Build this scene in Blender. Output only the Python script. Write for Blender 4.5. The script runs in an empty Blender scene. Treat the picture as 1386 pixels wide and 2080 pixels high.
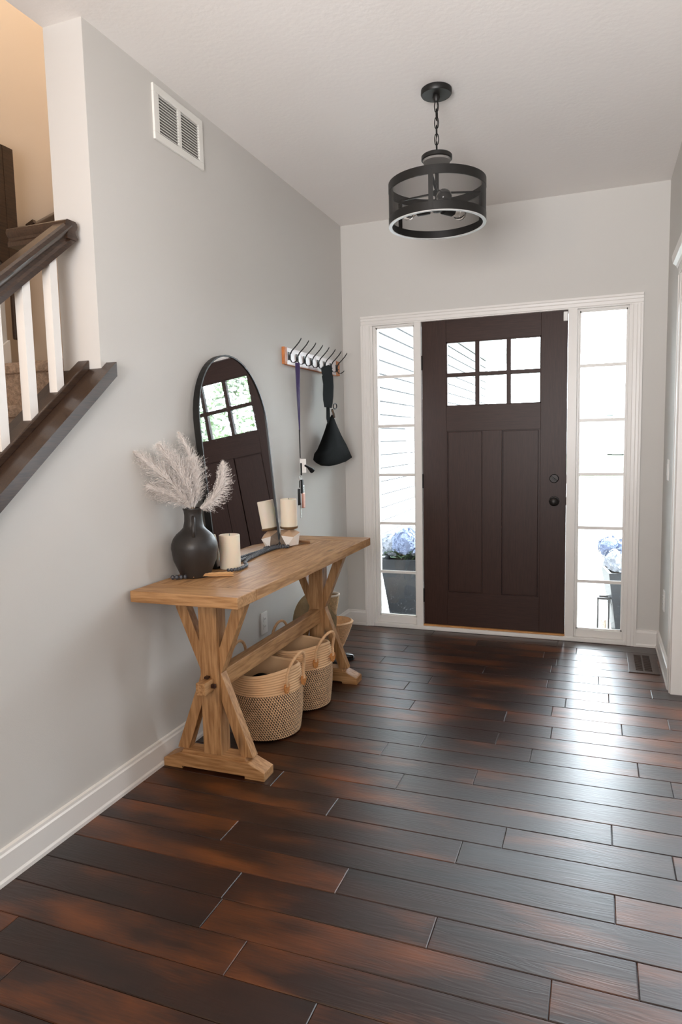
import bpy, bmesh, math, random
from math import sin, cos, pi, radians, sqrt, atan2
from mathutils import Vector, Matrix
random.seed(7)
S = bpy.context.scene
C = S.collection
H, W = 2.733, 2.013

# ---------------------------------------------------------------- camera
def make_camera():
    cd = bpy.data.cameras.new('camera'); cam = bpy.data.objects.new('camera', cd); C.objects.link(cam)
    yaw, pitch, roll = 0.36167, -0.10319, -0.0219
    fw = Vector((-sin(yaw)*cos(pitch), cos(yaw)*cos(pitch), sin(pitch)))
    rt = Vector((cos(yaw), sin(yaw), 0)); up = rt.cross(fw)
    r2 = cos(roll)*rt + sin(roll)*up; u2 = -sin(roll)*rt + cos(roll)*up
    m = Matrix((r2, u2, -fw)).transposed().to_4x4(); m.translation = Vector((1.6524, -4.4745, 1.2944))
    cam.matrix_world = m
    cd.sensor_fit = 'VERTICAL'; cd.sensor_height = 36; cd.sensor_width = 24; cd.lens = 1387.5/2080*36
    cd.clip_start = 0.02; cd.clip_end = 300
    S.camera = cam
make_camera()

# ---------------------------------------------------------------- sky, lights, exposure
SKY = 22.0
w = bpy.data.worlds.new('world'); S.world = w; w.use_nodes = True
w.node_tree.nodes['Background'].inputs[0].default_value = (0.86, 0.93, 1.0, 1)
w.node_tree.nodes['Background'].inputs[1].default_value = SKY
def area(name, loc, target, sx, sy, power, col):
    l = bpy.data.lights.new(name, 'AREA'); l.shape = 'RECTANGLE'; l.size = sx; l.size_y = sy; l.energy = power; l.color = col
    o = bpy.data.objects.new(name, l); C.objects.link(o); o.location = loc
    o.rotation_euler = (Vector(target)-Vector(loc)).to_track_quat('-Z', 'Y').to_euler(); return o
def point(name, loc, r, power, col):
    l = bpy.data.lights.new(name, 'POINT'); l.shadow_soft_size = r; l.energy = power; l.color = col
    o = bpy.data.objects.new(name, l); C.objects.link(o); o.location = loc; return o
area('back_fill_light', (1.2, -7.6, 1.7), (0.9, -2, 1.4), 2.6, 1.8, 34, (0.98, 0.985, 1.0))  # added fill light behind the camera, no window is built there
area('side_room_window_light', (2.9, -.06, 1.6), (2.4, -3.0, 0.9), 1.3, 1.9, 100, (0.84, 0.92, 1.0))
area('side_room_rear_light', (4.9, -3.4, 1.4), (0, -3.0, 1.2), 2.0, 1.6, 16, (0.94, 0.97, 1.0))  # added interior fill from the side room
area('bounce_light', (1.3, -5.2, 1.4), (1.45, -1.9, 2.9), 0.9, 0.9, 35, (0.98, 0.975, 1.0)).data.spread = radians(100)  # added up-light behind the camera that brightens the ceiling
point('rear_warm_light', (0.55, -4.75, 1.7), 0.12, 24, (1.0, 0.68, 0.40))  # unseen warm light placed behind the camera to warm the near floor
point('stairwell_lamp', (-0.55, -2.2, 4.3), 0.10, 29, (1.0, 0.90, 0.76))
S.view_settings.view_transform = 'Standard'; S.view_settings.look = 'None'
S.view_settings.gamma = 1; S.view_settings.use_curve_mapping = False
S.view_settings.exposure = 0.2
S.cycles.use_denoising = True; S.cycles.max_bounces = 10; S.cycles.transparent_max_bounces = 16

# ---------------------------------------------------------------- materials
def srgb(r, g, b):
    f = lambda c: (c/255/12.92) if c/255 <= 0.04045 else ((c/255+0.055)/1.055)**2.4
    return (f(r), f(g), f(b), 1)
def mat(name, col, rough=0.6, metal=0.0, spec=0.5, coat=0.0, bump=0.0, bscale=60.0, var=0.0, vscale=8.0, trans=0, sheen=0, emit=0):
    m = bpy.data.materials.new(name); m.use_nodes = True; nt = m.node_tree; b = nt.nodes['Principled BSDF']
    b.inputs['Base Color'].default_value = col; b.inputs['Roughness'].default_value = rough
    b.inputs['Metallic'].default_value = metal; b.inputs['Specular IOR Level'].default_value = spec
    b.inputs['Coat Weight'].default_value = coat; b.inputs['Transmission Weight'].default_value = trans
    b.inputs['Sheen Weight'].default_value = sheen
    tc = nt.nodes.new('ShaderNodeTexCoord')
    if var > 0:
        n = nt.nodes.new('ShaderNodeTexNoise'); n.inputs['Scale'].default_value = vscale; n.inputs['Detail'].default_value = 4
        nt.links.new(tc.outputs['Object'], n.inputs['Vector'])
        h = nt.nodes.new('ShaderNodeHueSaturation'); h.inputs['Color'].default_value = col
        mr = nt.nodes.new('ShaderNodeMapRange'); mr.inputs[3].default_value = 1-var; mr.inputs[4].default_value = 1+var
        mr.inputs[1].default_value = .3; mr.inputs[2].default_value = .7
        nt.links.new(n.outputs['Fac'], mr.inputs[0]); nt.links.new(mr.outputs[0], h.inputs['Value'])
        nt.links.new(h.outputs[0], b.inputs['Base Color'])
    if bump > 0:
        n2 = nt.nodes.new('ShaderNodeTexNoise'); n2.inputs['Scale'].default_value = bscale; n2.inputs['Detail'].default_value = 5
        nt.links.new(tc.outputs['Object'], n2.inputs['Vector'])
        bp = nt.nodes.new('ShaderNodeBump'); bp.inputs['Strength'].default_value = bump; bp.inputs['Distance'].default_value = 0.01
        nt.links.new(n2.outputs['Fac'], bp.inputs['Height']); nt.links.new(bp.outputs[0], b.inputs['Normal'])
    return m
def wood(name, c1, c2, axis='y', rough=0.5, sc=14, stretch=12, knots=True, bump=0.15, coat=0):
    m = bpy.data.materials.new(name); m.use_nodes = True; nt = m.node_tree; b = nt.nodes['Principled BSDF']; L = nt.links
    tc = nt.nodes.new('ShaderNodeTexCoord'); mp = nt.nodes.new('ShaderNodeMapping')
    s = [sc, sc, sc]; s['xyz'.index(axis)] = sc/stretch; mp.inputs['Scale'].default_value = s
    L.new(tc.outputs['Object'], mp.inputs['Vector'])
    n = nt.nodes.new('ShaderNodeTexNoise'); n.inputs['Scale'].default_value = 1.0; n.inputs['Detail'].default_value = 3; n.inputs['Distortion'].default_value = 0.6
    L.new(mp.outputs[0], n.inputs['Vector'])
    # growth rings: many cycles of the stretched noise
    ml = nt.nodes.new('ShaderNodeMath'); ml.operation = 'MULTIPLY'; ml.inputs[1].default_value = 42; L.new(n.outputs['Fac'], ml.inputs[0])
    sn = nt.nodes.new('ShaderNodeMath'); sn.operation = 'SINE'; L.new(ml.outputs[0], sn.inputs[0])
    f = nt.nodes.new('ShaderNodeTexNoise'); f.inputs['Scale'].default_value = 9; f.inputs['Detail'].default_value = 6; L.new(mp.outputs[0], f.inputs['Vector'])
    a = nt.nodes.new('ShaderNodeMath'); a.operation = 'MULTIPLY_ADD'; a.inputs[1].default_value = 0.10; L.new(sn.outputs[0], a.inputs[0])
    L.new(f.outputs['Fac'], a.inputs[2])
    cr = nt.nodes.new('ShaderNodeValToRGB'); cr.color_ramp.elements[0].position = 0.28; cr.color_ramp.elements[1].position = 0.68
    cr.color_ramp.elements[0].color = c1; cr.color_ramp.elements[1].color = c2; L.new(a.outputs[0], cr.inputs[0])
    out = cr.outputs[0]
    if knots:
        v = nt.nodes.new('ShaderNodeTexVoronoi'); v.inputs['Scale'].default_value = 1.0; v.inputs['Randomness'].default_value = 1
        mp2 = nt.nodes.new('ShaderNodeMapping'); s2 = [9, 9, 9]; s2['xyz'.index(axis)] = 3.5; mp2.inputs['Scale'].default_value = s2
        L.new(tc.outputs['Object'], mp2.inputs['Vector']); L.new(mp2.outputs[0], v.inputs['Vector'])
        mr = nt.nodes.new('ShaderNodeMapRange'); mr.inputs[1].default_value = 0.06; mr.inputs[2].default_value = 0.17; mr.inputs[3].default_value = 0.55; mr.inputs[4].default_value = 1
        L.new(v.outputs['Distance'], mr.inputs[0])
        mx = nt.nodes.new('ShaderNodeMix'); mx.data_type = 'RGBA'; mx.blend_type = 'MULTIPLY'; mx.inputs[0].default_value = 1
        L.new(out, mx.inputs[6]); L.new(mr.outputs[0], mx.inputs[7]); out = mx.outputs[2]
    L.new(out, b.inputs['Base Color']); b.inputs['Roughness'].default_value = rough; b.inputs['Coat Weight'].default_value = coat
    bp = nt.nodes.new('ShaderNodeBump'); bp.inputs['Strength'].default_value = bump; bp.inputs['Distance'].default_value = 0.004
    L.new(a.outputs[0], bp.inputs['Height']); L.new(bp.outputs[0], b.inputs['Normal'])
    return m
M = {}
M['wall'] = mat('wall_paint', srgb(208, 205, 200), 0.75, spec=0.3, bump=0.05, bscale=300)
M['ceil'] = mat('ceiling_paint', srgb(240, 236, 232), 0.85, spec=0.2, bump=0.10, bscale=45)
M['trim'] = mat('trim_paint', srgb(232, 228, 223), 0.35, spec=0.5)
M['stub'] = mat('stair_wall_paint', srgb(206, 203, 199), 0.7, spec=0.3)
M['peach'] = mat('stairwell_wall_paint', srgb(222, 208, 192), 0.8, spec=0.2)
M['black'] = mat('black_metal', (0.012, 0.011, 0.010, 1), 0.42, metal=0.3)
M['blackmatte'] = mat('black_plastic', (0.008, 0.008, 0.009, 1), 0.55, spec=.3)
M['bronze'] = mat('oil_bronze_metal', (0.02, 0.017, 0.016, 1), 0.4, metal=0.6)
M['steel'] = mat('steel_metal', (0.6, 0.6, 0.6, 1), 0.25, metal=1)
M['plate'] = mat('white_plastic', srgb(236, 234, 230), 0.35)
M['vent'] = mat('vent_enamel', srgb(232, 230, 224), 0.45)
M['ventgrey'] = mat('vent_back', srgb(120,116,112), 0.9)
M['dark'] = mat('dark_recess', (0.02, 0.02, 0.02, 1), 0.9)
M['door'] = wood('door_stain', (0.026, 0.0095, 0.006, 1), (0.043, 0.017, 0.011, 1), 'z', 0.42, 50, 30, knots=False, bump=0.05)
M['door_rail'] = wood('door_rail_stain', (0.026, 0.0095, 0.006, 1), (0.043, 0.017, 0.011, 1), 'x', 0.42, 50, 30, knots=False, bump=0.05)
for k_ in ('door', 'door_rail'): M[k_].node_tree.nodes['Principled BSDF'].inputs['Specular IOR Level'].default_value = 0.28
M['oak_sill'] = wood('oak_sill', srgb(170, 115, 60), srgb(205, 150, 90), 'x', 0.5, 30, 12, knots=False)
M['stairwood'] = wood('dark_stair_stain', (0.026, 0.014, 0.009, 1), (0.055, 0.030, 0.018, 1), 'y', 0.3, 30, 14, knots=False, bump=0.03, coat=0.3)
TC1, TC2 = (0.29, 0.135, 0.045, 1), (0.50, 0.275, 0.12, 1)
for a in 'xyz': M['pine_'+a] = wood('pine_'+a, TC1, TC2, a, 0.5, 12, 10)
M['clay'] = mat('charcoal_clay', (0.022, 0.018, 0.016, 1), 0.42, bump=0.25, bscale=14, var=0.35, vscale=9)
M['wax'] = mat('ivory_wax', srgb(232, 218, 196), 0.5); M['wax'].node_tree.nodes['Principled BSDF'].inputs['Subsurface Weight'].default_value = 0.25
M['wax'].node_tree.nodes['Principled BSDF'].inputs['Subsurface Scale'].default_value = 0.02
M['pampas'] = mat('cream_plume', srgb(246, 238, 232), 0.9, sheen=0.5)
M['stemc'] = mat('dry_stem', srgb(205, 180, 150), 0.8)
M['tassel'] = mat('jute_tassel', srgb(205, 160, 110), 0.9)
M['jute'] = mat('brown_jute_tassel', srgb(150, 110, 75), 0.9)
M['leather'] = mat('tan_leather', srgb(190, 125, 65), 0.45)
M['copper'] = mat('copper_rivet', (0.8, 0.45, 0.25, 1), 0.25, metal=1)
M['canvas'] = mat('black_canvas', (0.004, 0.0045, 0.0045, 1), 0.9, spec=0.05, bump=0.2, bscale=400)
M['purple'] = mat('purple_ribbon', srgb(60, 42, 92), 0.6)
M['rubber'] = mat('black_rubber_leather', (0.01, 0.01, 0.011, 1), 0.25)
M['concrete'] = mat('porch_concrete', srgb(140, 138, 134), 0.9, var=0.06, vscale=3)
M['asphalt'] = mat('pale_asphalt', srgb(120, 119, 118), 0.9)
M['grass'] = mat('lawn_green', (0.035, 0.055, 0.022, 1), 1.0, var=0.4, vscale=2.2)
M['siding'] = mat('white_siding', srgb(205, 205, 205), 0.6)
M['siding_lap_shade'] = mat('siding_lap_shade', srgb(60, 60, 62), 0.9)  # shadow line under each lap, painted in as a dark strip
M['roofing'] = mat('grey_shingle', srgb(150, 152, 158), 0.9)
M['leafgreen'] = mat('leaf_green', (0.05, 0.10, 0.05, 1), 0.5, var=0.3, vscale=20)
M['treegreen'] = mat('tree_leaf_green', (0.045, 0.075, 0.02, 1), 0.6, var=0.5, vscale=4)
M['bark'] = mat('bark_brown', (0.08, 0.05, 0.03, 1), 0.9)
M['hydb'] = mat('blue_petal', srgb(118, 130, 158), 0.7, var=0.12, vscale=60)
M['hydw'] = mat('white_petal', srgb(150, 155, 165), 0.7, var=0.08, vscale=60)
M['planter'] = mat('black_planter_glaze', (0.008, 0.010, 0.014, 1), 0.35, var=0.4, vscale=20)
M['soil'] = mat('dark_soil', (0.02, 0.015, 0.01, 1), 1)
M['regwood'] = wood('register_wood', (0.03, 0.014, 0.010, 1), (0.06, 0.03, 0.02, 1), 'x', 0.35, 40, 10, knots=False)
M['board_white'] = mat('whitewashed_board', srgb(226, 216, 214), 0.4, var=0.08, vscale=14)
M['board_edge'] = wood('hook_board_edge', srgb(170, 95, 45), srgb(205, 130, 75), 'z', 0.5, 30, 8, knots=False)
M['facet_white'] = mat('white_ceramic_facet', srgb(232, 226, 218), 0.5)
M['facet_wood'] = mat('taupe_facet', srgb(190, 158, 128), 0.5)
M['facet_dark'] = mat('grey_facet', srgb(150, 132, 116), 0.5)
M['brass'] = mat('brown_brass', (0.22, 0.14, 0.07, 1), 0.4, metal=0.8)
M['pink'] = mat('rose_tag', srgb(205, 150, 130), 0.4, metal=0.2)
M['straw'] = mat('tan_straw', srgb(196, 164, 124), 0.8, bump=0.8, bscale=160, var=0.18, vscale=60)
M['hatfelt'] = mat('olive_tan_felt', srgb(140, 120, 88), 0.75, bump=0.3, bscale=60, var=0.25, vscale=14)
M['cream'] = mat('cream_cotton', srgb(222, 210, 195), 0.8)
M['bulb'] = mat('clear_bulb', (1, 0.97, 0.92, 1), 0.02, trans=1.0)
M['ring'] = mat('lamp_lower_ring', srgb(190, 188, 186), 0.4)

def carpet_mat():
    m = mat('beige_carpet', srgb(176, 152, 132), 1.0, bump=1.0, bscale=160, var=0.28, vscale=70)
    return m
M['carpet'] = carpet_mat()
def bead_mat():
    m = bpy.data.materials.new('striped_bead'); m.use_nodes = True; nt = m.node_tree; b = nt.nodes['Principled BSDF']
    tc = nt.nodes.new('ShaderNodeTexCoord'); n = nt.nodes.new('ShaderNodeTexNoise'); n.inputs['Scale'].default_value = 90; n.inputs['Detail'].default_value = 1
    nt.links.new(tc.outputs['Object'], n.inputs['Vector']); cr = nt.nodes.new('ShaderNodeValToRGB')
    cr.color_ramp.elements[0].position = .56; cr.color_ramp.elements[0].color = (0.008, 0.009, 0.012, 1)
    cr.color_ramp.elements[1].position = .64; cr.color_ramp.elements[1].color = (0.35, 0.37, 0.42, 1)
    nt.links.new(n.outputs['Fac'], cr.inputs[0]); nt.links.new(cr.outputs[0], b.inputs['Base Color']); b.inputs['Roughness'].default_value = 0.3
    return m
M['bead'] = bead_mat()
def basket_mat():
    # tan rope above, tan and charcoal twisted rope below z=0.19 (object space)
    m = bpy.data.materials.new('two_tone_rope'); m.use_nodes = True; nt = m.node_tree; b = nt.nodes['Principled BSDF']; L = nt.links
    def node(t, **k):
        n = nt.nodes.new(t)
        for a, v in k.items(): setattr(n, a, v)
        return n
    def math_(op, a, bb=None, c=None):
        n = node('ShaderNodeMath', operation=op)
        for i, v in enumerate((a, bb, c)):
            if v is None: continue
            if isinstance(v, (int, float)): n.inputs[i].default_value = v
            else: L.new(v, n.inputs[i])
        return n.outputs[0]
    tc = node('ShaderNodeTexCoord'); sp = node('ShaderNodeSeparateXYZ'); L.new(tc.outputs['Object'], sp.inputs[0])
    th = math_('ARCTAN2', sp.outputs[1], sp.outputs[0])
    row = math_('FLOOR', math_('DIVIDE', sp.outputs[2], 0.0105))
    ph = math_('ADD', math_('MULTIPLY', th, 84.0), math_('ADD', math_('MULTIPLY', row, 2.25), math_('MULTIPLY', sp.outputs[2], 190.0)))
    s = math_('SINE', ph)
    nz = node('ShaderNodeTexNoise'); nz.inputs['Scale'].default_value = 60; L.new(tc.outputs['Object'], nz.inputs['Vector'])
    s2 = math_('ADD', s, math_('MULTIPLY', math_('SUBTRACT', nz.outputs['Fac'], 0.5), 1.6))
    dark = math_('GREATER_THAN', s2, 0.15)
    low = math_('LESS_THAN', sp.outputs[2], 0.205)
    fac = math_('MULTIPLY', dark, low)
    mx = node('ShaderNodeMix', data_type='RGBA'); L.new(fac, mx.inputs[0])
    mx.inputs[6].default_value = srgb(216, 176, 134); mx.inputs[7].default_value = srgb(70, 58, 48)
    L.new(mx.outputs[2], b.inputs['Base Color']); b.inputs['Roughness'].default_value = 0.85
    return m
M['basket'] = basket_mat()
M['rope'] = mat('tan_rope', srgb(214, 172, 130), 0.85, bump=0.5, bscale=120, var=.12, vscale=60)
def glass_mat(dirty=False):
    m = bpy.data.materials.new('window_glass_dirty' if dirty else 'window_glass'); m.use_nodes = True; nt = m.node_tree; L = nt.links
    nt.nodes.remove(nt.nodes['Principled BSDF']); out = nt.nodes['Material Output']
    t = nt.nodes.new('ShaderNodeBsdfTransparent'); t.inputs[0].default_value = (0.96, 0.98, 0.98, 1)
    g = nt.nodes.new('ShaderNodeBsdfGlossy'); g.inputs['Roughness'].default_value = 0.01
    fr = nt.nodes.new('ShaderNodeFresnel'); fr.inputs[0].default_value = 1.45
    mx = nt.nodes.new('ShaderNodeMixShader'); L.new(fr.outputs[0], mx.inputs[0]); L.new(t.outputs[0], mx.inputs[1]); L.new(g.outputs[0], mx.inputs[2])
    last = mx.outputs[0]
    if dirty:
        tc = nt.nodes.new('ShaderNodeTexCoord'); v = nt.nodes.new('ShaderNodeTexVoronoi'); v.inputs['Scale'].default_value = 95
        L.new(tc.outputs['Object'], v.inputs['Vector'])
        lt = nt.nodes.new('ShaderNodeMath'); lt.operation = 'LESS_THAN'; lt.inputs[1].default_value = 0.21; L.new(v.outputs['Distance'], lt.inputs[0])
        sp = nt.nodes.new('ShaderNodeSeparateXYZ'); L.new(tc.outputs['Object'], sp.inputs[0])
        mr = nt.nodes.new('ShaderNodeMapRange'); mr.inputs[1].default_value = 0.08; mr.inputs[2].default_value = 0.42; mr.inputs[3].default_value = 0.8; mr.inputs[4].default_value = 0.0
        L.new(sp.outputs[2], mr.inputs[0])
        nz = nt.nodes.new('ShaderNodeTexNoise'); nz.inputs['Scale'].default_value = 22; L.new(tc.outputs['Object'], nz.inputs['Vector'])
        gt = nt.nodes.new('ShaderNodeMath'); gt.operation = 'GREATER_THAN'; gt.inputs[1].default_value = 0.5; L.new(nz.outputs['Fac'], gt.inputs[0])
        p = nt.nodes.new('ShaderNodeMath'); p.operation = 'MULTIPLY'; L.new(lt.outputs[0], p.inputs[0]); L.new(mr.outputs[0], p.inputs[1])
        p2 = nt.nodes.new('ShaderNodeMath'); p2.operation = 'MULTIPLY'; L.new(p.outputs[0], p2.inputs[0]); L.new(gt.outputs[0], p2.inputs[1])
        d = nt.nodes.new('ShaderNodeBsdfTranslucent'); d.inputs[0].default_value = (0.07, 0.072, 0.075, 1)
        m2 = nt.nodes.new('ShaderNodeMixShader'); L.new(p2.outputs[0], m2.inputs[0]); L.new(last, m2.inputs[1]); L.new(d.outputs[0], m2.inputs[2]); last = m2.outputs[0]
    L.new(last, out.inputs[0]); return m
M['glass'] = glass_mat(); M['glass_dirty'] = glass_mat(True)
def mirror_mat():
    m = mat('mirror_silver', (0.88, 0.9, 0.92, 1), 0.015, metal=1); return m
M['mirror'] = mirror_mat()
def mesh_screen_mat():
    m = bpy.data.materials.new('black_wire_mesh'); m.use_nodes = True; nt = m.node_tree; L = nt.links
    out = nt.nodes['Material Output']; p = nt.nodes['Principled BSDF']; p.inputs['Base Color'].default_value = (0.014, 0.013, 0.012, 1); p.inputs['Roughness'].default_value = .5
    t = nt.nodes.new('ShaderNodeBsdfTransparent')
    lw = nt.nodes.new('ShaderNodeLayerWeight'); lw.inputs[0].default_value = 0.5
    mr = nt.nodes.new('ShaderNodeMapRange'); mr.inputs[1].default_value = 0.0; mr.inputs[2].default_value = 0.85; mr.inputs[3].default_value = 0.30; mr.inputs[4].default_value = 0.97
    L.new(lw.outputs['Facing'], mr.inputs[0])
    mx = nt.nodes.new('ShaderNodeMixShader'); L.new(mr.outputs[0], mx.inputs[0]); L.new(t.outputs[0], mx.inputs[1]); L.new(p.outputs[0], mx.inputs[2])
    L.new(mx.outputs[0], out.inputs[0]); return m
M['screen'] = mesh_screen_mat()
def floor_mat():
    m = bpy.data.materials.new('dark_hickory_planks'); m.use_nodes = True; nt = m.node_tree; L = nt.links; b = nt.nodes['Principled BSDF']
    def N(t): return nt.nodes.new(t)
    tc = N('ShaderNodeTexCoord'); at = N('ShaderNodeAttribute'); at.attribute_name = 'tone'
    ofs = N('ShaderNodeVectorMath'); ofs.operation = 'MULTIPLY_ADD'
    cb = N('ShaderNodeCombineXYZ'); 
    ml = N('ShaderNodeMath'); ml.operation = 'MULTIPLY'; ml.inputs[1].default_value = 37.0; L.new(at.outputs['Fac'], ml.inputs[0])
    L.new(ml.outputs[0], cb.inputs[0]); L.new(ml.outputs[0], cb.inputs[2])
    ad = N('ShaderNodeVectorMath'); ad.operation = 'ADD'; L.new(tc.outputs['Object'], ad.inputs[0]); L.new(cb.outputs[0], ad.inputs[1])
    mp = N('ShaderNodeMapping'); mp.inputs['Scale'].default_value = (2.2, 22, 22); L.new(ad.outputs[0], mp.inputs['Vector'])
    n = N('ShaderNodeTexNoise'); n.inputs['Scale'].default_value = 1; n.inputs['Detail'].default_value = 3; n.inputs['Distortion'].default_value = .8; L.new(mp.outputs[0], n.inputs['Vector'])
    m1 = N('ShaderNodeMath'); m1.operation = 'MULTIPLY'; m1.inputs[1].default_value = 50; L.new(n.outputs['Fac'], m1.inputs[0])
    sn = N('ShaderNodeMath'); sn.operation = 'SINE'; L.new(m1.outputs[0], sn.inputs[0])
    f = N('ShaderNodeTexNoise'); f.inputs['Scale'].default_value = 8; f.inputs['Detail'].default_value = 5; L.new(mp.outputs[0], f.inputs['Vector'])
    mp3 = N('ShaderNodeMapping'); mp3.inputs['Scale'].default_value = (2.0, 6, 6); L.new(ad.outputs[0], mp3.inputs['Vector'])
    big = N('ShaderNodeTexNoise'); big.inputs['Scale'].default_value = 1.2; big.inputs['Detail'].default_value = 2; L.new(mp3.outputs[0], big.inputs['Vector'])
    # value = tone*.5 + big*.6 + fine*.15
    a1 = N('ShaderNodeMath'); a1.operation = 'MULTIPLY_ADD'; a1.inputs[1].default_value = 0.13; L.new(at.outputs['Fac'], a1.inputs[0])
    a0 = N('ShaderNodeMath'); a0.operation = 'MULTIPLY'; a0.inputs[1].default_value = 1.05; L.new(big.outputs['Fac'], a0.inputs[0]); L.new(a0.outputs[0], a1.inputs[2])
    a2 = N('ShaderNodeMath'); a2.operation = 'MULTIPLY_ADD'; a2.inputs[1].default_value = 0.22; L.new(f.outputs['Fac'], a2.inputs[0]); L.new(a1.outputs[0], a2.inputs[2])
    cr = N('ShaderNodeValToRGB'); e = cr.color_ramp.elements
    e[0].position = 0.35; e[0].color = (0.004, 0.002, 0.0015, 1); e[1].position = 1.05; e[1].color = (0.17, 0.046, 0.007, 1)
    k = cr.color_ramp.elements.new(0.7); k.color = (0.026, 0.0072, 0.0025, 1)
    L.new(a2.outputs[0], cr.inputs[0]); L.new(cr.outputs[0], b.inputs['Base Color'])
    r = N('ShaderNodeMapRange'); r.inputs[3].default_value = 0.30; r.inputs[4].default_value = 0.40; L.new(f.outputs['Fac'], r.inputs[0]); L.new(r.outputs[0], b.inputs['Roughness'])
    b.inputs['Specular IOR Level'].default_value = 0.2
    b.inputs['Coat Weight'].default_value = 0.65; b.inputs['Coat Roughness'].default_value = 0.40; b.inputs['Coat IOR'].default_value = 1.5
    s3 = N('ShaderNodeMath'); s3.operation = 'MULTIPLY_ADD'; s3.inputs[1].default_value = .35; L.new(sn.outputs[0], s3.inputs[0]); L.new(f.outputs['Fac'], s3.inputs[2])
    s4 = N('ShaderNodeMath'); s4.operation = 'MULTIPLY_ADD'; s4.inputs[1].default_value = 0.4; L.new(big.outputs['Fac'], s4.inputs[0]); L.new(s3.outputs[0], s4.inputs[2])
    bp = N('ShaderNodeBump'); bp.inputs['Strength'].default_value = 0.22; bp.inputs['Distance'].default_value = 0.0016
    L.new(s4.outputs[0], bp.inputs['Height']); L.new(bp.outputs[0], b.inputs['Normal'])
    return m
M['floor'] = floor_mat()

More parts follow.
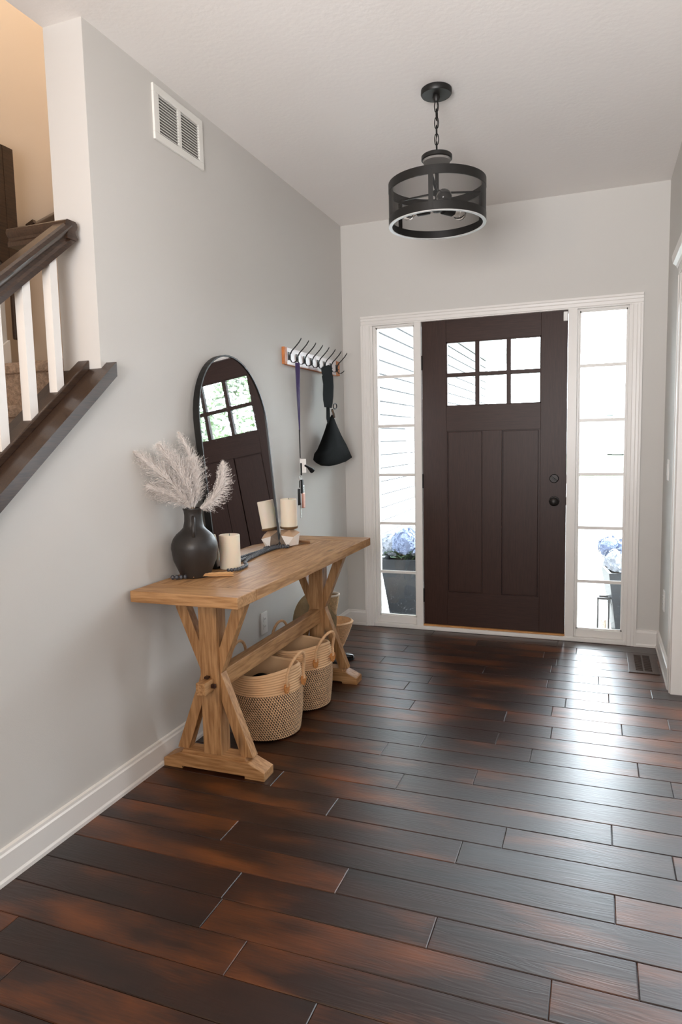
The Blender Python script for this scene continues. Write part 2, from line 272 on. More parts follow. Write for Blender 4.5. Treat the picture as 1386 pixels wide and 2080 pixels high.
# ---------------------------------------------------------------- mesh helpers
class MB:
    def __init__(s): s.v = []; s.f = []; s.m = []; s.mi = 0
    def add(s, vs, fs):
        o = len(s.v); s.v += [tuple(v) for v in vs]
        for f in fs: s.f.append(tuple(i+o for i in f)); s.m.append(s.mi)
        return s
    def box(s, x0, x1, y0, y1, z0, z1, bev=0.0, mtx=None):
        if bev <= 0:
            vs = [Vector(p) for p in ((x0,y0,z0),(x1,y0,z0),(x1,y1,z0),(x0,y1,z0),(x0,y0,z1),(x1,y0,z1),(x1,y1,z1),(x0,y1,z1))]
            fs = [(0,3,2,1),(4,5,6,7),(0,1,5,4),(1,2,6,5),(2,3,7,6),(3,0,4,7)]
        else:
            bm = bmesh.new(); bmesh.ops.create_cube(bm, size=1)
            for v in bm.verts: v.co = Vector(((x0+x1)/2+v.co.x*(x1-x0), (y0+y1)/2+v.co.y*(y1-y0), (z0+z1)/2+v.co.z*(z1-z0)))
            bmesh.ops.bevel(bm, geom=bm.edges[:], offset=bev, segments=2, profile=0.5, affect='EDGES')
            bm.verts.index_update(); vs = [v.co.copy() for v in bm.verts]; fs = [tuple(v.index for v in f.verts) for f in bm.faces]; bm.free()
        if mtx: vs = [mtx @ v for v in vs]
        return s.add(vs, fs)
    def prism(s, pts, axis, a, b, bev=0.0):
        """polygon pts in the two other axes, extruded along axis from a to b"""
        n = len(pts)
        def P(p, t):
            return {'x': (t, p[0], p[1]), 'y': (p[0], t, p[1]), 'z': (p[0], p[1], t)}[axis]
        vs = [P(p, a) for p in pts]+[P(p, b) for p in pts]
        fs = [tuple(range(n)), tuple(range(2*n-1, n-1, -1))]+[(i, i+n, (i+1) % n+n, (i+1) % n) for i in range(n)]
        bm = bmesh.new(); bv = [bm.verts.new(v) for v in vs]
        for f in fs: bm.faces.new([bv[i] for i in f])
        bmesh.ops.recalc_face_normals(bm, faces=bm.faces[:])
        if bev > 0: bmesh.ops.bevel(bm, geom=bm.edges[:], offset=bev, segments=2, profile=0.5, affect='EDGES')
        bm.verts.index_update(); r = [v.co.copy() for v in bm.verts], [tuple(v.index for v in f.verts) for f in bm.faces]; bm.free()
        return s.add(*r)
    def lathe(s, prof, c=(0,0,0), seg=32, cap=True, mtx=None):
        vs = []; fs = []; n = len(prof)
        for r, z in prof:
            for k in range(seg):
                a = 2*pi*k/seg; p = Vector((r*cos(a), r*sin(a), z))
                if mtx: p = mtx @ p
                vs.append(p+Vector(c))
        for i in range(n-1):
            for k in range(seg):
                k2 = (k+1) % seg; fs.append((i*seg+k, i*seg+k2, (i+1)*seg+k2, (i+1)*seg+k))
        if cap:
            fs.append(tuple(range(seg-1, -1, -1))); fs.append(tuple((n-1)*seg+k for k in range(seg)))
        return s.add(vs, fs)
    def tube(s, pts, r, seg=8, closed=False, cap=True, flat=1.0, up=None):
        pts = [Vector(p) for p in pts]; n = len(pts); vs = []; fs = []
        rr = r if isinstance(r, (list, tuple)) else [r]*n
        nrm = None
        for i, p in enumerate(pts):
            if closed: t = pts[(i+1) % n]-pts[i-1]
            else: t = pts[min(i+1, n-1)]-pts[max(i-1, 0)]
            t.normalize()
            if up is not None: nrm = Vector(up)
            elif nrm is None:
                nrm = Vector((0,0,1)) if abs(t.z) < .9 else Vector((1,0,0))
            a = t.cross(nrm); 
            if a.length < 1e-5: a = t.cross(Vector((1, 0.3, 0.2)))
            a.normalize(); b = a.cross(t).normalized(); 
            if up is None: nrm = b
            for k in range(seg):
                th = 2*pi*k/seg; vs.append(p+rr[i]*(cos(th)*a+sin(th)*b*flat))
        m = n if closed else n-1
        for i in range(m):
            j = (i+1) % n
            for k in range(seg):
                k2 = (k+1) % seg; fs.append((i*seg+k, i*seg+k2, j*seg+k2, j*seg+k))
        if cap and not closed:
            fs.append(tuple(range(seg-1, -1, -1))); fs.append(tuple((n-1)*seg+k for k in range(seg)))
        return s.add(vs, fs)
    def cyl(s, a, b, r, seg=20): return s.tube([a, b], r, seg)
    def beam(s, a, b, w, h, up=(0,0,1), bev=0.0):
        """rectangular bar from a to b; w sideways, h along up"""
        a, b = Vector(a), Vector(b); t = (b-a); L = t.length; t.normalize(); sd = t.cross(Vector(up)).normalized(); u = sd.cross(t)
        m = Matrix((t, sd, u)).transposed().to_4x4(); m.translation = a
        return s.box(0, L, -w/2, w/2, -h/2, h/2, bev, m)
    def ell(s, c, rx, ry, rz, seg=16, rings=10, mtx=None):
        prof = []; vs = []; fs = []
        for i in range(rings+1):
            ph = -pi/2+pi*i/rings
            for k in range(seg):
                a = 2*pi*k/seg; p = Vector((rx*cos(ph)*cos(a), ry*cos(ph)*sin(a), rz*sin(ph)))
                if mtx: p = mtx @ p
                vs.append(p+Vector(c))
        for i in range(rings):
            for k in range(seg):
                k2 = (k+1) % seg; fs.append((i*seg+k, i*seg+k2, (i+1)*seg+k2, (i+1)*seg+k))
        return s.add(vs, fs)
    def build(s, name, mats, parent=None, smooth=False, angle=40, loc=None):
        me = bpy.data.meshes.new(name)
        off = Vector(loc) if loc is not None else Vector((0,0,0))
        me.from_pydata([tuple(Vector(v)-off) for v in s.v], [], s.f)
        ms = mats if isinstance(mats, (list, tuple)) else [mats]
        for m in ms: me.materials.append(m)
        if len(ms) > 1: me.polygons.foreach_set('material_index', s.m)
        me.validate(); bm = bmesh.new(); bm.from_mesh(me); bmesh.ops.remove_doubles(bm, verts=bm.verts[:], dist=1e-6); bmesh.ops.dissolve_degenerate(bm, edges=bm.edges[:], dist=1e-7)
        bmesh.ops.recalc_face_normals(bm, faces=bm.faces[:]); bm.to_mesh(me); bm.free()
        if smooth:
            me.polygons.foreach_set('use_smooth', [True]*len(me.polygons)); me.set_sharp_from_angle(angle=radians(angle))
        o = bpy.data.objects.new(name, me); C.objects.link(o); o.location = off
        if parent is not None: o.parent = parent
        return o
def tag(o, label=None, cat=None, group=None, kind=None):
    if label: o['label'] = label
    if cat: o['category'] = cat
    if group: o['group'] = group
    if kind: o['kind'] = kind
    return o
def empty(name, loc, label=None, cat=None, group=None, kind=None, rz=0):
    o = bpy.data.objects.new(name, None); C.objects.link(o); o.location = loc; o.rotation_euler = (0,0,rz); o.empty_display_size = .05
    return tag(o, label, cat, group, kind)
def local(o, *p): return [Vector(q)-o.location for q in p]
def st(mb, name, m, parent=None, label=None, **k):
    o = mb.build(name, m, parent, **k)
    if parent is None: o['kind'] = 'structure'
    if label: o['label'] = label
    return o

# ================================================================= STRUCTURE
# ---- floor of real planks
def make_floor():
    random.seed(11)
    X0, X1, pw = -0.01, 5.0, 0.1245
    known = {}
    def k(y, *xs): known.setdefault(int(math.floor((y+3.013)/pw)), []).extend(xs)
    k(-2.45, 1.26); k(-2.82, 1.26); k(-2.95, 1.566); k(-2.58, 1.714, .51); k(-2.2, 1.712, .506); k(-2.33, 1.384); k(-.6, 1.423); k(-.85, 1.418); k(-.71, 1.67)
    k(-.96, 1.718); k(-1.21, 1.464); k(-1.33, 1.265, 1.767); k(-1.58, 1.261); k(-1.7, 1.412, 1.815); k(-1.82, .824); k(-2.08, .962); k(-1.08, .72); k(-3.07, .812); k(-2.7, .961); k(-3.2, 1.062)
    vs, fs, tones = [], [], []
    r0 = int(math.floor((-7.9+3.013)/pw)); r1 = int(math.ceil((0.02+3.013)/pw))
    for r in range(r0, r1):
        y0, y1 = -3.013+r*pw, -3.013+(r+1)*pw
        y1 = min(y1, 0.10)
        js = sorted(known.get(r, []))
        if not js: js = [random.uniform(.3, 1.6)]
        a = js[0]
        while a > X0+0.3: a -= random.choice([.45, .6, .9, 1.2, 1.3]); js.insert(0, a)
        a = js[-1]
        while a < X1: a += random.choice([.5, .8, 1.1, 1.35]); js.append(a)
        xs = [X0]+[j for j in js if X0+.1 < j < X1-.1]+[X1]
        for a, b in zip(xs[:-1], xs[1:]):
            g = 0.0007; ch = 0.0022; h = 0.0016
            o = len(vs); dz = random.uniform(-0.0003, 0.0003)
            A, B, c, d = a+g, b-g, y0+g, y1-g
            vs += [(A,c,-.012),(B,c,-.012),(B,d,-.012),(A,d,-.012),(A,c,-h),(B,c,-h),(B,d,-h),(A,d,-h),(A+ch,c+ch,dz),(B-ch,c+ch,dz),(B-ch,d-ch,dz),(A+ch,d-ch,dz)]
            q = [(0,1,5,4),(1,2,6,5),(2,3,7,6),(3,0,4,7),(4,5,9,8),(5,6,10,9),(6,7,11,10),(7,4,8,11),(8,9,10,11)]
            fs += [tuple(i+o for i in f) for f in q]; t = random.random(); tones += [t]*len(q)
    o = len(vs); vs += [(X0,-7.9,-.011),(X1,-7.9,-.011),(X1,.1,-.011),(X0,.1,-.011)]; fs.append((o,o+1,o+2,o+3)); tones.append(0)
    me = bpy.data.meshes.new('floor'); me.from_pydata(vs, [], fs)
    at = me.attributes.new('tone', 'FLOAT', 'FACE'); at.data.foreach_set('value', tones)
    me.materials.append(M['floor']); f = bpy.data.objects.new('floor', me); C.objects.link(f); f['kind'] = 'structure'
    f['label'] = 'dark brown hand-scraped hardwood plank floor'
make_floor()
# subfloor beneath
mb = MB(); mb.box(-1.4, 5.2, -8, .15, -.2, -.0125); st(mb, 'floor_slab', M['concrete'])
mb = MB(); mb.box(-.164, 5.2, -8, .15, H, H+.3); st(mb, 'ceiling', M['ceil'], label='white lightly textured ceiling')
# left wall with the stair opening
SL = 0.787
mb = MB(); mb.prism([(.15,0),(.15,H),(-2.473,H),(-2.473,1.520),(-4.3,1.520-SL*1.827),(-4.3,0)], 'x', -.164, 0); st(mb, 'wall_left', M['wall'], label='pale grey painted wall behind the console table')
# front wall with opening x .195-1.825, z 0-2.07
mb = MB()
mb.box(-.164, .19, 0, .15, 0, H); mb.box(1.83, 5.2, 0, .15, 0, H); mb.box(.19, 1.83, 0, .15, 2.068, H)
st(mb, 'wall_front', M['wall'], label='pale grey wall around the front door')
mb = MB(); mb.box(W, W+.12, -.70, 0, 0, H); mb.box(W, W+.12, -3.6, -.70, 2.12, H); mb.box(W, W+.12, -8, -3.6, 0, H)
st(mb, 'wall_right', M['wall'], label='narrow pale grey wall right of the front door')
mb = MB(); mb.box(-1.4, 5.2, -8.1, -8, 0, H+2.6); st(mb, 'wall_back', M['wall'])
mb = MB(); mb.box(5.2, 5.3, -8, .15, 0, H); st(mb, 'wall_side', M['wall'])
# stairwell
mb = MB(); mb.box(-1.25, -1.12, -8, -1.2, -.2, 5.3); mb.box(-1.25, -.164, -1.2, -1.08, -.2, 5.3); mb.box(-.17, -.164, -8, -1.2, H+.005, 5.3)
st(mb, 'wall_stairwell', M['peach'], label='peach lit wall of the stairwell')
mb = MB(); mb.box(-1.25, -.16, -8, -1.08, 5.3, 5.4); st(mb, 'ceiling_stairwell', M['ceil'])
mb = MB(); mb.box(-.165, -.001, -2.4735, -2.4731, 1.5, H); st(mb, 'trim_6', M['stub'], label='white painted end of the wall beside the stair railing')
# baseboards (profile: y out from wall, z)
bp_ = [(0,0),(.019,0),(.019,.012),(.015,.020),(.015,.088),(.011,.094),(.010,.103),(0,.106)]
mb = MB(); mb.prism([(p[0], p[1]) for p in bp_], 'y', -4.3, 0); st(mb, 'baseboard_left', M['trim'], label='white baseboard along the left wall')
mb = MB(); mb.prism([(-p[0], p[1]) for p in bp_], 'x', 0, .135); mb.prism([(-p[0], p[1]) for p in bp_], 'x', 1.885, W); st(mb, 'baseboard_front', M['trim'])
mb = MB(); mb.prism([(W-p[0], p[1]) for p in bp_], 'y', -.735, 0); st(mb, 'baseboard_right', M['trim'])

# ---- door unit casing
def casing_profile(mb, pts_dir): pass
mb = MB()
xl, xr, zt, cw = .135, 1.885, 2.122, .062
for x0, x1, s in ((xl, xl+cw, 1), (xr-cw, xr, -1)):
    o = x0 if s > 0 else x1
    pr = [(o, 0), (o, -.020), (o+s*.012, -.020), (o+s*.016, -.016), (o+s*.030, -.015), (o+s*.034, -.012), (o+s*.052, -.011), (o+s*.056, -.008), (o+s*cw, -.008), (o+s*cw, 0)]
    mb.prism(pr, 'z', 0, zt-cw)
pr = [(0, 0), (-.020, 0), (-.020, -.012), (-.016, -.016), (-.015, -.030), (-.012, -.034), (-.011, -.052), (-.008, -.056), (-.008, -cw), (0, -cw)]
mb.prism([(a, zt+b) for a, b in pr], 'x', xl, xr)
st(mb, 'trim_1', M['trim'], label='white casing around the door and sidelights')
# mullions and head jambs of the unit
mb = MB()
mb.box(.19, .21, 0, .15, 0, 2.068); mb.box(1.81, 1.83, 0, .15, 0, 2.068)
mb.box(.21, 1.81, .0, .15, 2.060, 2.069)
for a, b in ((.500, .546), (1.466, 1.520)):
    mb.box(a, b, -.002, .15, 0, 2.062, .002)
st(mb, 'trim_2', M['trim'], label='white mullions between door and sidelights')
mb = MB(); mb.box(.197, 1.823, -.012, .15, 0, .026, .003); st(mb, 'trim_3', M['trim'], label='white sill strip under the door unit')
mb = MB(); mb.box(.546, 1.466, .002, .14, .026, .036, .002); st(mb, 'trim_4', M['oak_sill'], label='oak threshold strip under the front door')

# sidelights
def sidelight(n, x0, x1, lab, gx0, gx1):
    root = empty('window_%d' % n, ((x0+x1)/2, .05, 0), kind='structure'); root['label'] = lab
    def L(mb, name, m, **k):
        return mb.build(name, m, root, loc=None, **k)
    ox, oy = root.location.x, root.location.y
    mb = MB(); z0, z1 = .074, 2.048
    X = lambda v: v-ox
    mb.box(X(x0), X(gx0), -.03, .03, .026, 2.06, .002); mb.box(X(gx1), X(x1), -.03, .03, .026, 2.06, .002)
    mb.box(X(gx0), X(gx1), -.03, .03, .026, z0, .002); mb.box(X(gx0), X(gx1), -.03, .03, z1, 2.06, .002)
    # inner bead
    for a, b, c, d in ((gx0, gx0+.008, z0, z1), (gx1-.008, gx1, z0, z1), (gx0, gx1, z0, z0+.008), (gx0, gx1, z1-.008, z1)):
        mb.box(X(a), X(b), -.018, -.004, c, d)
    L(mb, 'window_frame', M['trim'])
    mb = MB()
    for z in (.380, .721, 1.056, 1.390, 1.722): mb.box(X(gx0)+.004, X(gx1)-.004, -.008, .006, z-.010, z+.010, .002)
    L(mb, 'grille', M['trim'])
    mb = MB(); mb.box(X(gx0)+.002, X(gx1)-.002, .007, .011, z0+.001, z1-.001)
    o = L(mb, 'pane', M['glass_dirty'])
sidelight(1, .21, .500, 'left sidelight window of six stacked panes', .228, .494)
sidelight(2, 1.520, 1.81, 'right sidelight window of six stacked panes', 1.532, 1.803)

# front door
dr = empty('door_1', (.549, .02, .036), kind='structure'); dr['label'] = 'dark brown craftsman front door with six small panes'
Wd, Hd, T = .914, 2.026, .045
def D(mb, name, m, parent=dr, **k): return mb.build(name, m, parent, **k)
z0w, z1w = 1.470, 1.884; xw0, xw1 = .160, .758
p1a, p1b, p2a, p2b, pz0, pz1 = .165, .396, .519, .750, .230, 1.308
mb = MB(); t = T
mb.box(0, xw0, 0, t, 0, Hd, .0015); mb.box(xw1, Wd, 0, t, 0, Hd, .0015)           # stiles
o = D(mb, 'stile', M['door'])
mb = MB(); mb.box(xw0, xw1, 0.0004, t, z1w, Hd, .001); mb.box(xw0, xw1, 0.0004, t, pz1, z0w, .001); mb.box(xw0, xw1, 0.0004, t, 0, pz0, .001)
D(mb, 'rail', M['door_rail'])
mb = MB(); mb.box(p1b, p2a, .0004, t, pz0, pz1, .001)
mb.box(xw0, p1a, .0004, t, pz0, pz1); mb.box(p2b, xw1, .0004, t, pz0, pz1)
D(mb, 'mullion', M['door'])
for a, b in ((p1a, p1b), (p2a, p2b)):
    mb = MB(); mb.box(a, b, .014, t-.01, pz0, pz1)
    mb.box(a+.006, b-.006, .006, .02, pz0+.006, pz1-.006, .002)
    D(mb, 'panel', M['door'])
mb = MB()
for cx_ in (.362, .560): mb.box(cx_-.014, cx_+.014, .002, t-.004, z0w, z1w, .003)
mb.box(xw0, xw1, .0025, t-.005, 1.672-.013, 1.672+.013, .003)
mb.box(xw0, xw0+.007, .003, .02, z0w, z1w); mb.box(xw1-.007, xw1, .003, .02, z0w, z1w); mb.box(xw0, xw1, .003, .02, z0w, z0w+.007); mb.box(xw0, xw1, .003, .02, z1w-.007, z1w)
D(mb, 'muntin', M['door'])
mb = MB(); mb.box(xw0, xw1, .021, .025, z0w, z1w); D(mb, 'pane', M['glass'])
R90 = Matrix.Rotation(pi/2, 4, 'X')
# deadbolt
mb = MB(); mb.lathe([(.026, 0), (.028, .003), (.028, .008), (.024, .012), (.0, .0125)], (.843, 0, .996), 32, mtx=R90)
d = D(mb, 'deadbolt', M['bronze'], smooth=True)
mb = MB(); m_ = Matrix.Translation((.843, -.018, .996)) @ Matrix.Rotation(radians(40), 4, 'Y'); mb.box(-.025, .025, -.007, .007, -.004, .004, .002, m_); mb.build('thumb_turn', M['black'], d)
mb = MB(); mb.lathe([(.030, 0), (.032, .003), (.031, .008), (.014, .012), (.013, .030), (.022, .036), (.027, .046), (.026, .056), (.018, .062), (0, .063)], (.844, 0, .853), 32, mtx=R90)
D(mb, 'door_knob', M['bronze'], smooth=True)
for z in (.20, .98, 1.76):
    mb = MB(); mb.box(-.006, .004, -.004, .006, z-.045, z+.045, .001); mb.cyl((-.002, -.007, z-.047), (-.002, -.007, z+.047), .006, 12)
    D(mb, 'hinge', M['bronze'])
mb = MB(); mb.box(Wd, Wd+.004, -.001, .03, .965, 1.02); mb.box(Wd, Wd+.004, -.001, .03, .83, .88); D(mb, 'strike_plate', M['bronze'])
sen = MB().box(1.438, 1.463, .004, .018, 1.995, 2.052, .004).build('door_sensor', M['plate']); tag(sen, 'small white alarm sensor at the top right corner of the front door', 'sensor')

# right opening casing with cap
mb = MB()
mb.prism([(W, -.735), (W-.018, -.735), (W-.018, -.748), (W-.014, -.753), (W-.013, -.795), (W-.008, -.800), (W-.006, -.812), (W+.13, -.812), (W+.13, -.70), (W, -.70)], 'z', 0, 2.05)
mb.box(W-.016, W+.13, -3.7, -.735, 2.05, 2.14, .003)
mb.prism([(W, 2.085), (W-.020, 2.088), (W-.026, 2.100), (W-.040, 2.112), (W-.044, 2.130), (W-.046, 2.145), (W, 2.145)], 'y', -3.7, -.715, 0)
st(mb, 'trim_5', M['trim'], label='white casing with crown cap of the opening on the right')

# ================================================================= STAIRS
# steps
sr = empty('staircase', (-.64, -2.35, 0), 'beige carpeted stair flight behind the white balusters', 'stairs')
R_, T_ = .185, .235
for i in range(7):
    z = 1.632-i*R_; y1 = -2.35-(i-1)*T_ if i else -1.2; y0 = -2.35-i*T_
    mb = MB(); mb.box(-.33, .43, y0+2.35-.02, y1+2.35, z-.045, z, .014); mb.box(-.33, .43, y0+2.35, y1+2.35, z-R_-.02, z-.03)
    mb.build('step', M['carpet'], sr)
# railing
ry = -2.473
rl = empty('stair_railing', (-.075, ry, 1.57), 'dark wood stair handrail with white square balusters on the knee wall', 'railing')
def slz(y, z0): return z0+SL*(y-ry)
def slab(mb, x0, x1, ztop, th, ya, yb, bev=0.002):
    ox, oy, oz = rl.location
    mb.prism([(ya-oy, slz(ya, ztop)-oz), (yb-oy, slz(yb, ztop)-oz), (yb-oy, slz(yb, ztop-th)-oz), (ya-oy, slz(ya, ztop-th)-oz)], 'x', x0-ox, x1-ox, bev)
mb = MB(); slab(mb, -.185, .046, 1.570, .050, -4.25, ry, 0); slab(mb, .001, .046, 1.570, .050, ry-.0005, ry+.028, 0)
mb.build('cap_board', M['stairwood'], rl)
mb = MB(); slab(mb, -.100, -.048, 1.602, .034, -4.25, ry-.001, .004); mb.build('shoe_rail', M['stairwood'], rl)
for k in range(13):
    y = -2.612-.1235*k; ox, oy, oz = rl.location; h = .0165
    za, zb = slz(y-h, 1.600)-oz-.004, slz(y+h, 2.00)-oz
    zl = slz(y+h, 1.600)-oz
    mb = MB(); mb.prism([(y-h-oy, za), (y+h-oy, zl), (y+h-oy, slz(y+h, 2.03)-oz), (y-h-oy, slz(y-h, 2.03)-oz)], 'x', -.0905+.075, -.0575+.075)
    mb.build('baluster', M['trim'], rl)
# handrail profile swept: section in (side, up)
hp = [(-.030,.030),(-.022,.036),(.022,.036),(.030,.030),(.032,.018),(.028,.008),(.020,.000),(.020,-.010),(.026,-.018),(.026,-.034),(-.026,-.034),(-.026,-.018),(-.020,-.010),(-.020,0),(-.028,.008),(-.032,.018)]
def sweep(mb, path, prof, up=(0,0,1)):
    P = [Vector(p) for p in path]; n = len(prof); vs = []
    for i, p in enumerate(P):
        ta = (P[i]-P[i-1]).normalized() if i else (P[1]-P[0]).normalized()
        tb = (P[i+1]-P[i]).normalized() if i < len(P)-1 else ta
        pn = (ta+tb).normalized()
        sd = ta.cross(Vector(up)).normalized(); u = sd.cross(ta)
        for a, b in prof:
            q = p+sd*a+u*b; d_ = (p-q).dot(pn)/ta.dot(pn); vs.append(q+ta*d_)
    fs = [tuple(range(n-1, -1, -1)), tuple((len(P)-1)*n+k for k in range(n))]
    for i in range(len(P)-1):
        for k in range(n): k2 = (k+1) % n; fs.append((i*n+k, i*n+k2, (i+1)*n+k2, (i+1)*n+k))
    mb.add(vs, fs)
ox, oy, oz = rl.location
yE = -2.515; zE = 2.035
mb = MB(); sweep(mb, [(0, -4.25-oy, zE+SL*(-4.25-yE)-oz), (0, yE-oy, zE-oz)], hp)
mb.build('handrail', M['stairwood'], rl, smooth=True, angle=30)
mb = MB(); sweep(mb, [(.030, yE-.012-oy, zE-oz-.004), (-.235, yE-.012-oy, zE-oz-.004)], [(a*.9, b*.9) for a, b in hp])
mb.build('rail_return', M['stairwood'], rl, smooth=True, angle=30)
# upper flight guard seen through the opening
ug = empty('upper_stair_guard', (-.95, -1.885, 1.6), 'dark stained panel and corner post of the upper stair flight', 'stair guard')
mb = MB(); mb.box(-.028, -.002, -.022, .022, .21, .62, .008); mb.box(-.03, 0, -.03, .03, .58, 1.09); mb.build('corner_post', M['stairwood'], ug)
mb = MB(); mb.prism([(.0, .50), (-.9, 1.15), (-.9, 1.09), (0, 1.09)], 'x', -.028, -.002); mb.build('panel', M['stairwood'], ug)
mb = MB(); mb.prism([(-1.93, 1.2), (-1.93, 2.4), (-3.0, 2.4), (-3.0, 1.0)], 'x', -1.11, -.985); st(mb, 'wall_upper_flight', M['stub'], label='white wall under the upper stair flight')
mb = MB(); mb.prism([(-1.93, 1.805), (-3.0, 1.805-.66*1.07), (-3.0, .8), (-1.93, 1.4)], 'x', -.984, -.968); st(mb, 'baseboard_stairs', M['trim'], label='white sloping skirt board in the stairwell')
hb = MB(); hb.beam((-1.07, -1.75, 2.31), (-1.07, -1.22, 2.66), .05, .07, bev=.008)
for yy in (-1.62, -1.3): hb.beam((-1.12, yy, 2.34+(yy+1.75)*.66), (-1.07, yy, 2.36+(yy+1.75)*.66), .02, .02)
o = hb.build('wall_handrail', M['stairwood']); tag(o, 'short dark handrail fixed to the peach stairwell wall', 'handrail')

# ================================================================= WALL FITTINGS
# air vent on the left wall
av = empty('air_vent', (0, -1.915, 2.593), 'white slotted return air vent high on the left wall', 'vent')
mb = MB(); a, b = .178, .104; t = .010
mb.box(0, t, -a, a, b-.030, b, .002); mb.box(0, t, -a, a, -b, -b+.030, .002); mb.box(0, t, -a, -a+.035, -b+.03, b-.03, .002); mb.box(0, t, a-.035, a, -b+.03, b-.03, .002); mb.box(0, t*.9, -.010, .010, -b+.03, b-.03)
mb.build('frame', M['vent'], av)
mb = MB(); mb.box(.0003, .001, -a+.03, a-.03, -b+.025, b-.025); mb.build('backing', M['ventgrey'], av)
mb = MB()
for i in range(13):
    z = -b+.036+i*.0113
    m_ = Matrix.Translation((.005, 0, z)) @ Matrix.Rotation(radians(28), 4, 'Y'); mb.box(-.0045, .0045, -a+.034, a-.034, -.0012, .0012, 0, m_)
mb.build('louvre', M['vent'], av)
# outlet left wall
def outlet(loc, lab, nx, switch=False):
    r = empty('light_switch' if switch else 'wall_outlet', loc, lab, 'switch' if switch else 'outlet')
    s = nx; mb = MB(); mb.box(min(0, s*.006), max(0, s*.006), -.036, .036, -.058, .058, .002); mb.build('cover_plate', M['plate'], r)
    for z in ((0,) if switch else (-.02, .02)):
        mb = MB(); x0, x1 = sorted((s*.006, s*.009))
        if switch: mb.box(x0, x1, -.016, .016, -.032, .032, .001); mb.build('rocker', M['plate'], r)
        else:
            mb.box(x0, x1, -.016, .016, z-.014, z+.014, .001); q = mb.build('socket', M['plate'], r)
            m2 = MB(); 
            for yy in (-.006, .006): m2.box(min(s*.0088, s*.0093), max(s*.0088, s*.0093), yy-.001, yy+.001, z-.003, z+.006)
            m2.build('slot', M['dark'], q)
outlet((0, -1.305, .345), 'white outlet plate on the left wall under the console table', 1)
outlet((W, -.30, .36), 'white outlet plate low on the narrow right wall', -1)
outlet((W, -.335, 1.10), 'white switch plate on the narrow right wall above the outlet', -1, True)
# floor register
fr_ = empty('floor_register', (1.905, -.352, 0), 'dark wood floor register by the right baseboard', 'floor vent')
mb = MB(); X, Y = .078, .177
mb.box(-X, -.042, -Y, Y, 0, .005, .001); mb.box(.042, X, -Y, Y, 0, .005, .001); mb.box(-.042, .042, -Y, -Y+.03, 0, .005, .001); mb.box(-.042, .042, Y-.03, Y, 0, .005, .001)
mb.build('frame', M['regwood'], fr_)
mb = MB(); mb.box(-.042, .042, -Y+.03, Y-.03, .0005, .001); mb.build('duct', M['dark'], fr_)
mb = MB(); n = 18
for i in range(n): y = -Y+.036+i*(2*Y-.072)/(n-1); mb.box(-.042, .042, y-.003, y+.003, .0012, .0042)
mb.box(-.004, .004, -Y+.03, Y-.03, .0012, .0045)
mb.build('grating', M['regwood'], fr_)

# ================================================================= PENDANT
pl = empty('pendant_lamp', (1.0, -1.53, H), 'black mesh drum ceiling lamp hanging on a chain', 'lamp')
mb = MB(); mb.lathe([(.058, 0), (.063, -.004), (.064, -.020), (.060, -.026), (0.001, -.027)], seg=40); mb.lathe([(.014, -.026), (.016, -.036), (.009, -.050), (.001, -.052)], seg=20)
mb.build('canopy', M['black'], pl, smooth=True)
mb = MB(); z = -.055; k = 0
while z > -.24:
    pts = []
    for j in range(16):
        a = 2*pi*j/16; u = .0085*cos(a); v = .019*(sin(a)) ; v += .004*(1 if sin(a) > 0 else -1)*(abs(sin(a)) > .5)
        pts.append((u, 0, z-.014+v) if k % 2 == 0 else (0, u, z-.014+v))
    mb.tube(pts, .0021, 6, closed=True); z -= .0325; k += 1
mb.tube([(0.004,0,-.04),(.005,.002,-.12),(-.003,.003,-.2),(0,0,-.27)], .0015, 5)
mb.build('chain', M['black'], pl, smooth=True)
zc = -.256
mb = MB(); mb.lathe([(.001, zc+.006), (.010, zc+.004), (.060, zc-.006), (.064, zc-.010), (.064, zc-.024), (.060, zc-.026)], seg=40); mb.build('upper_disc', M['black'], pl, smooth=True)
mb = MB(); mb.lathe([(.058, zc-.026), (.056, zc-.034), (.001, zc-.0345)], seg=40); mb.build('disc_plate', M['ventgrey'], pl, smooth=True, )
zt_, zb_ = -.372, -.545; R = .200
def ringband(mb, R, z0, z1, th=.004, seg=72):
    mb.lathe([(R, z0), (R, z1), (R-th, z1), (R-th, z0), (R, z0)], seg=seg, cap=False)
mb = MB(); ringband(mb, R+.003, zt_-.034, zt_, .007); ringband(mb, R+.003, zb_+.003, zb_+.036, .007)
mb.build('band', M['black'], pl, smooth=True)
mb = MB(); ringband(mb, R+.003, zb_, zb_+.003, .014); mb.build('lower_ring', M['ring'], pl, smooth=True)
mb = MB()
for k in range(72*1):
    a0, a1 = 2*pi*k/72, 2*pi*(k+1)/72
    Q = R+.002
    mb.add([(Q*cos(a0), Q*sin(a0), zb_+.03), (Q*cos(a1), Q*sin(a1), zb_+.03), (Q*cos(a1), Q*sin(a1), zt_-.03), (Q*cos(a0), Q*sin(a0), zt_-.03)], [(0,1,2,3)])
mb.build('mesh_screen', M['screen'], pl, smooth=True)
for k in range(3):
    m_ = Matrix.Rotation(radians(-84.5+120*k), 4, 'Z'); mb = MB(); mb.box(R-.003, R+.004, -.009, .009, zb_+.01, zt_-.01, 0, m_); mb.build('upright', M['black'], pl)
    mb = MB(); p0 = m_ @ Vector((.012, 0, -.412)); p1 = m_ @ Vector((R-.002, 0, zt_-.022)); mb.beam(p0, p1, .010, .006); mb.build('spoke', M['black'], pl)
mb = MB(); mb.cyl((0,0,-.30), (0,0,-.485), .008, 16); mb.lathe([(.012,-.402),(.018,-.405),(.018,-.420),(.012,-.424)], seg=20); mb.lathe([(.012,-.46),(.022,-.465),(.024,-.482),(.016,-.490),(.001,-.492)], seg=20)
mb.build('stem', M['black'], pl, smooth=True)
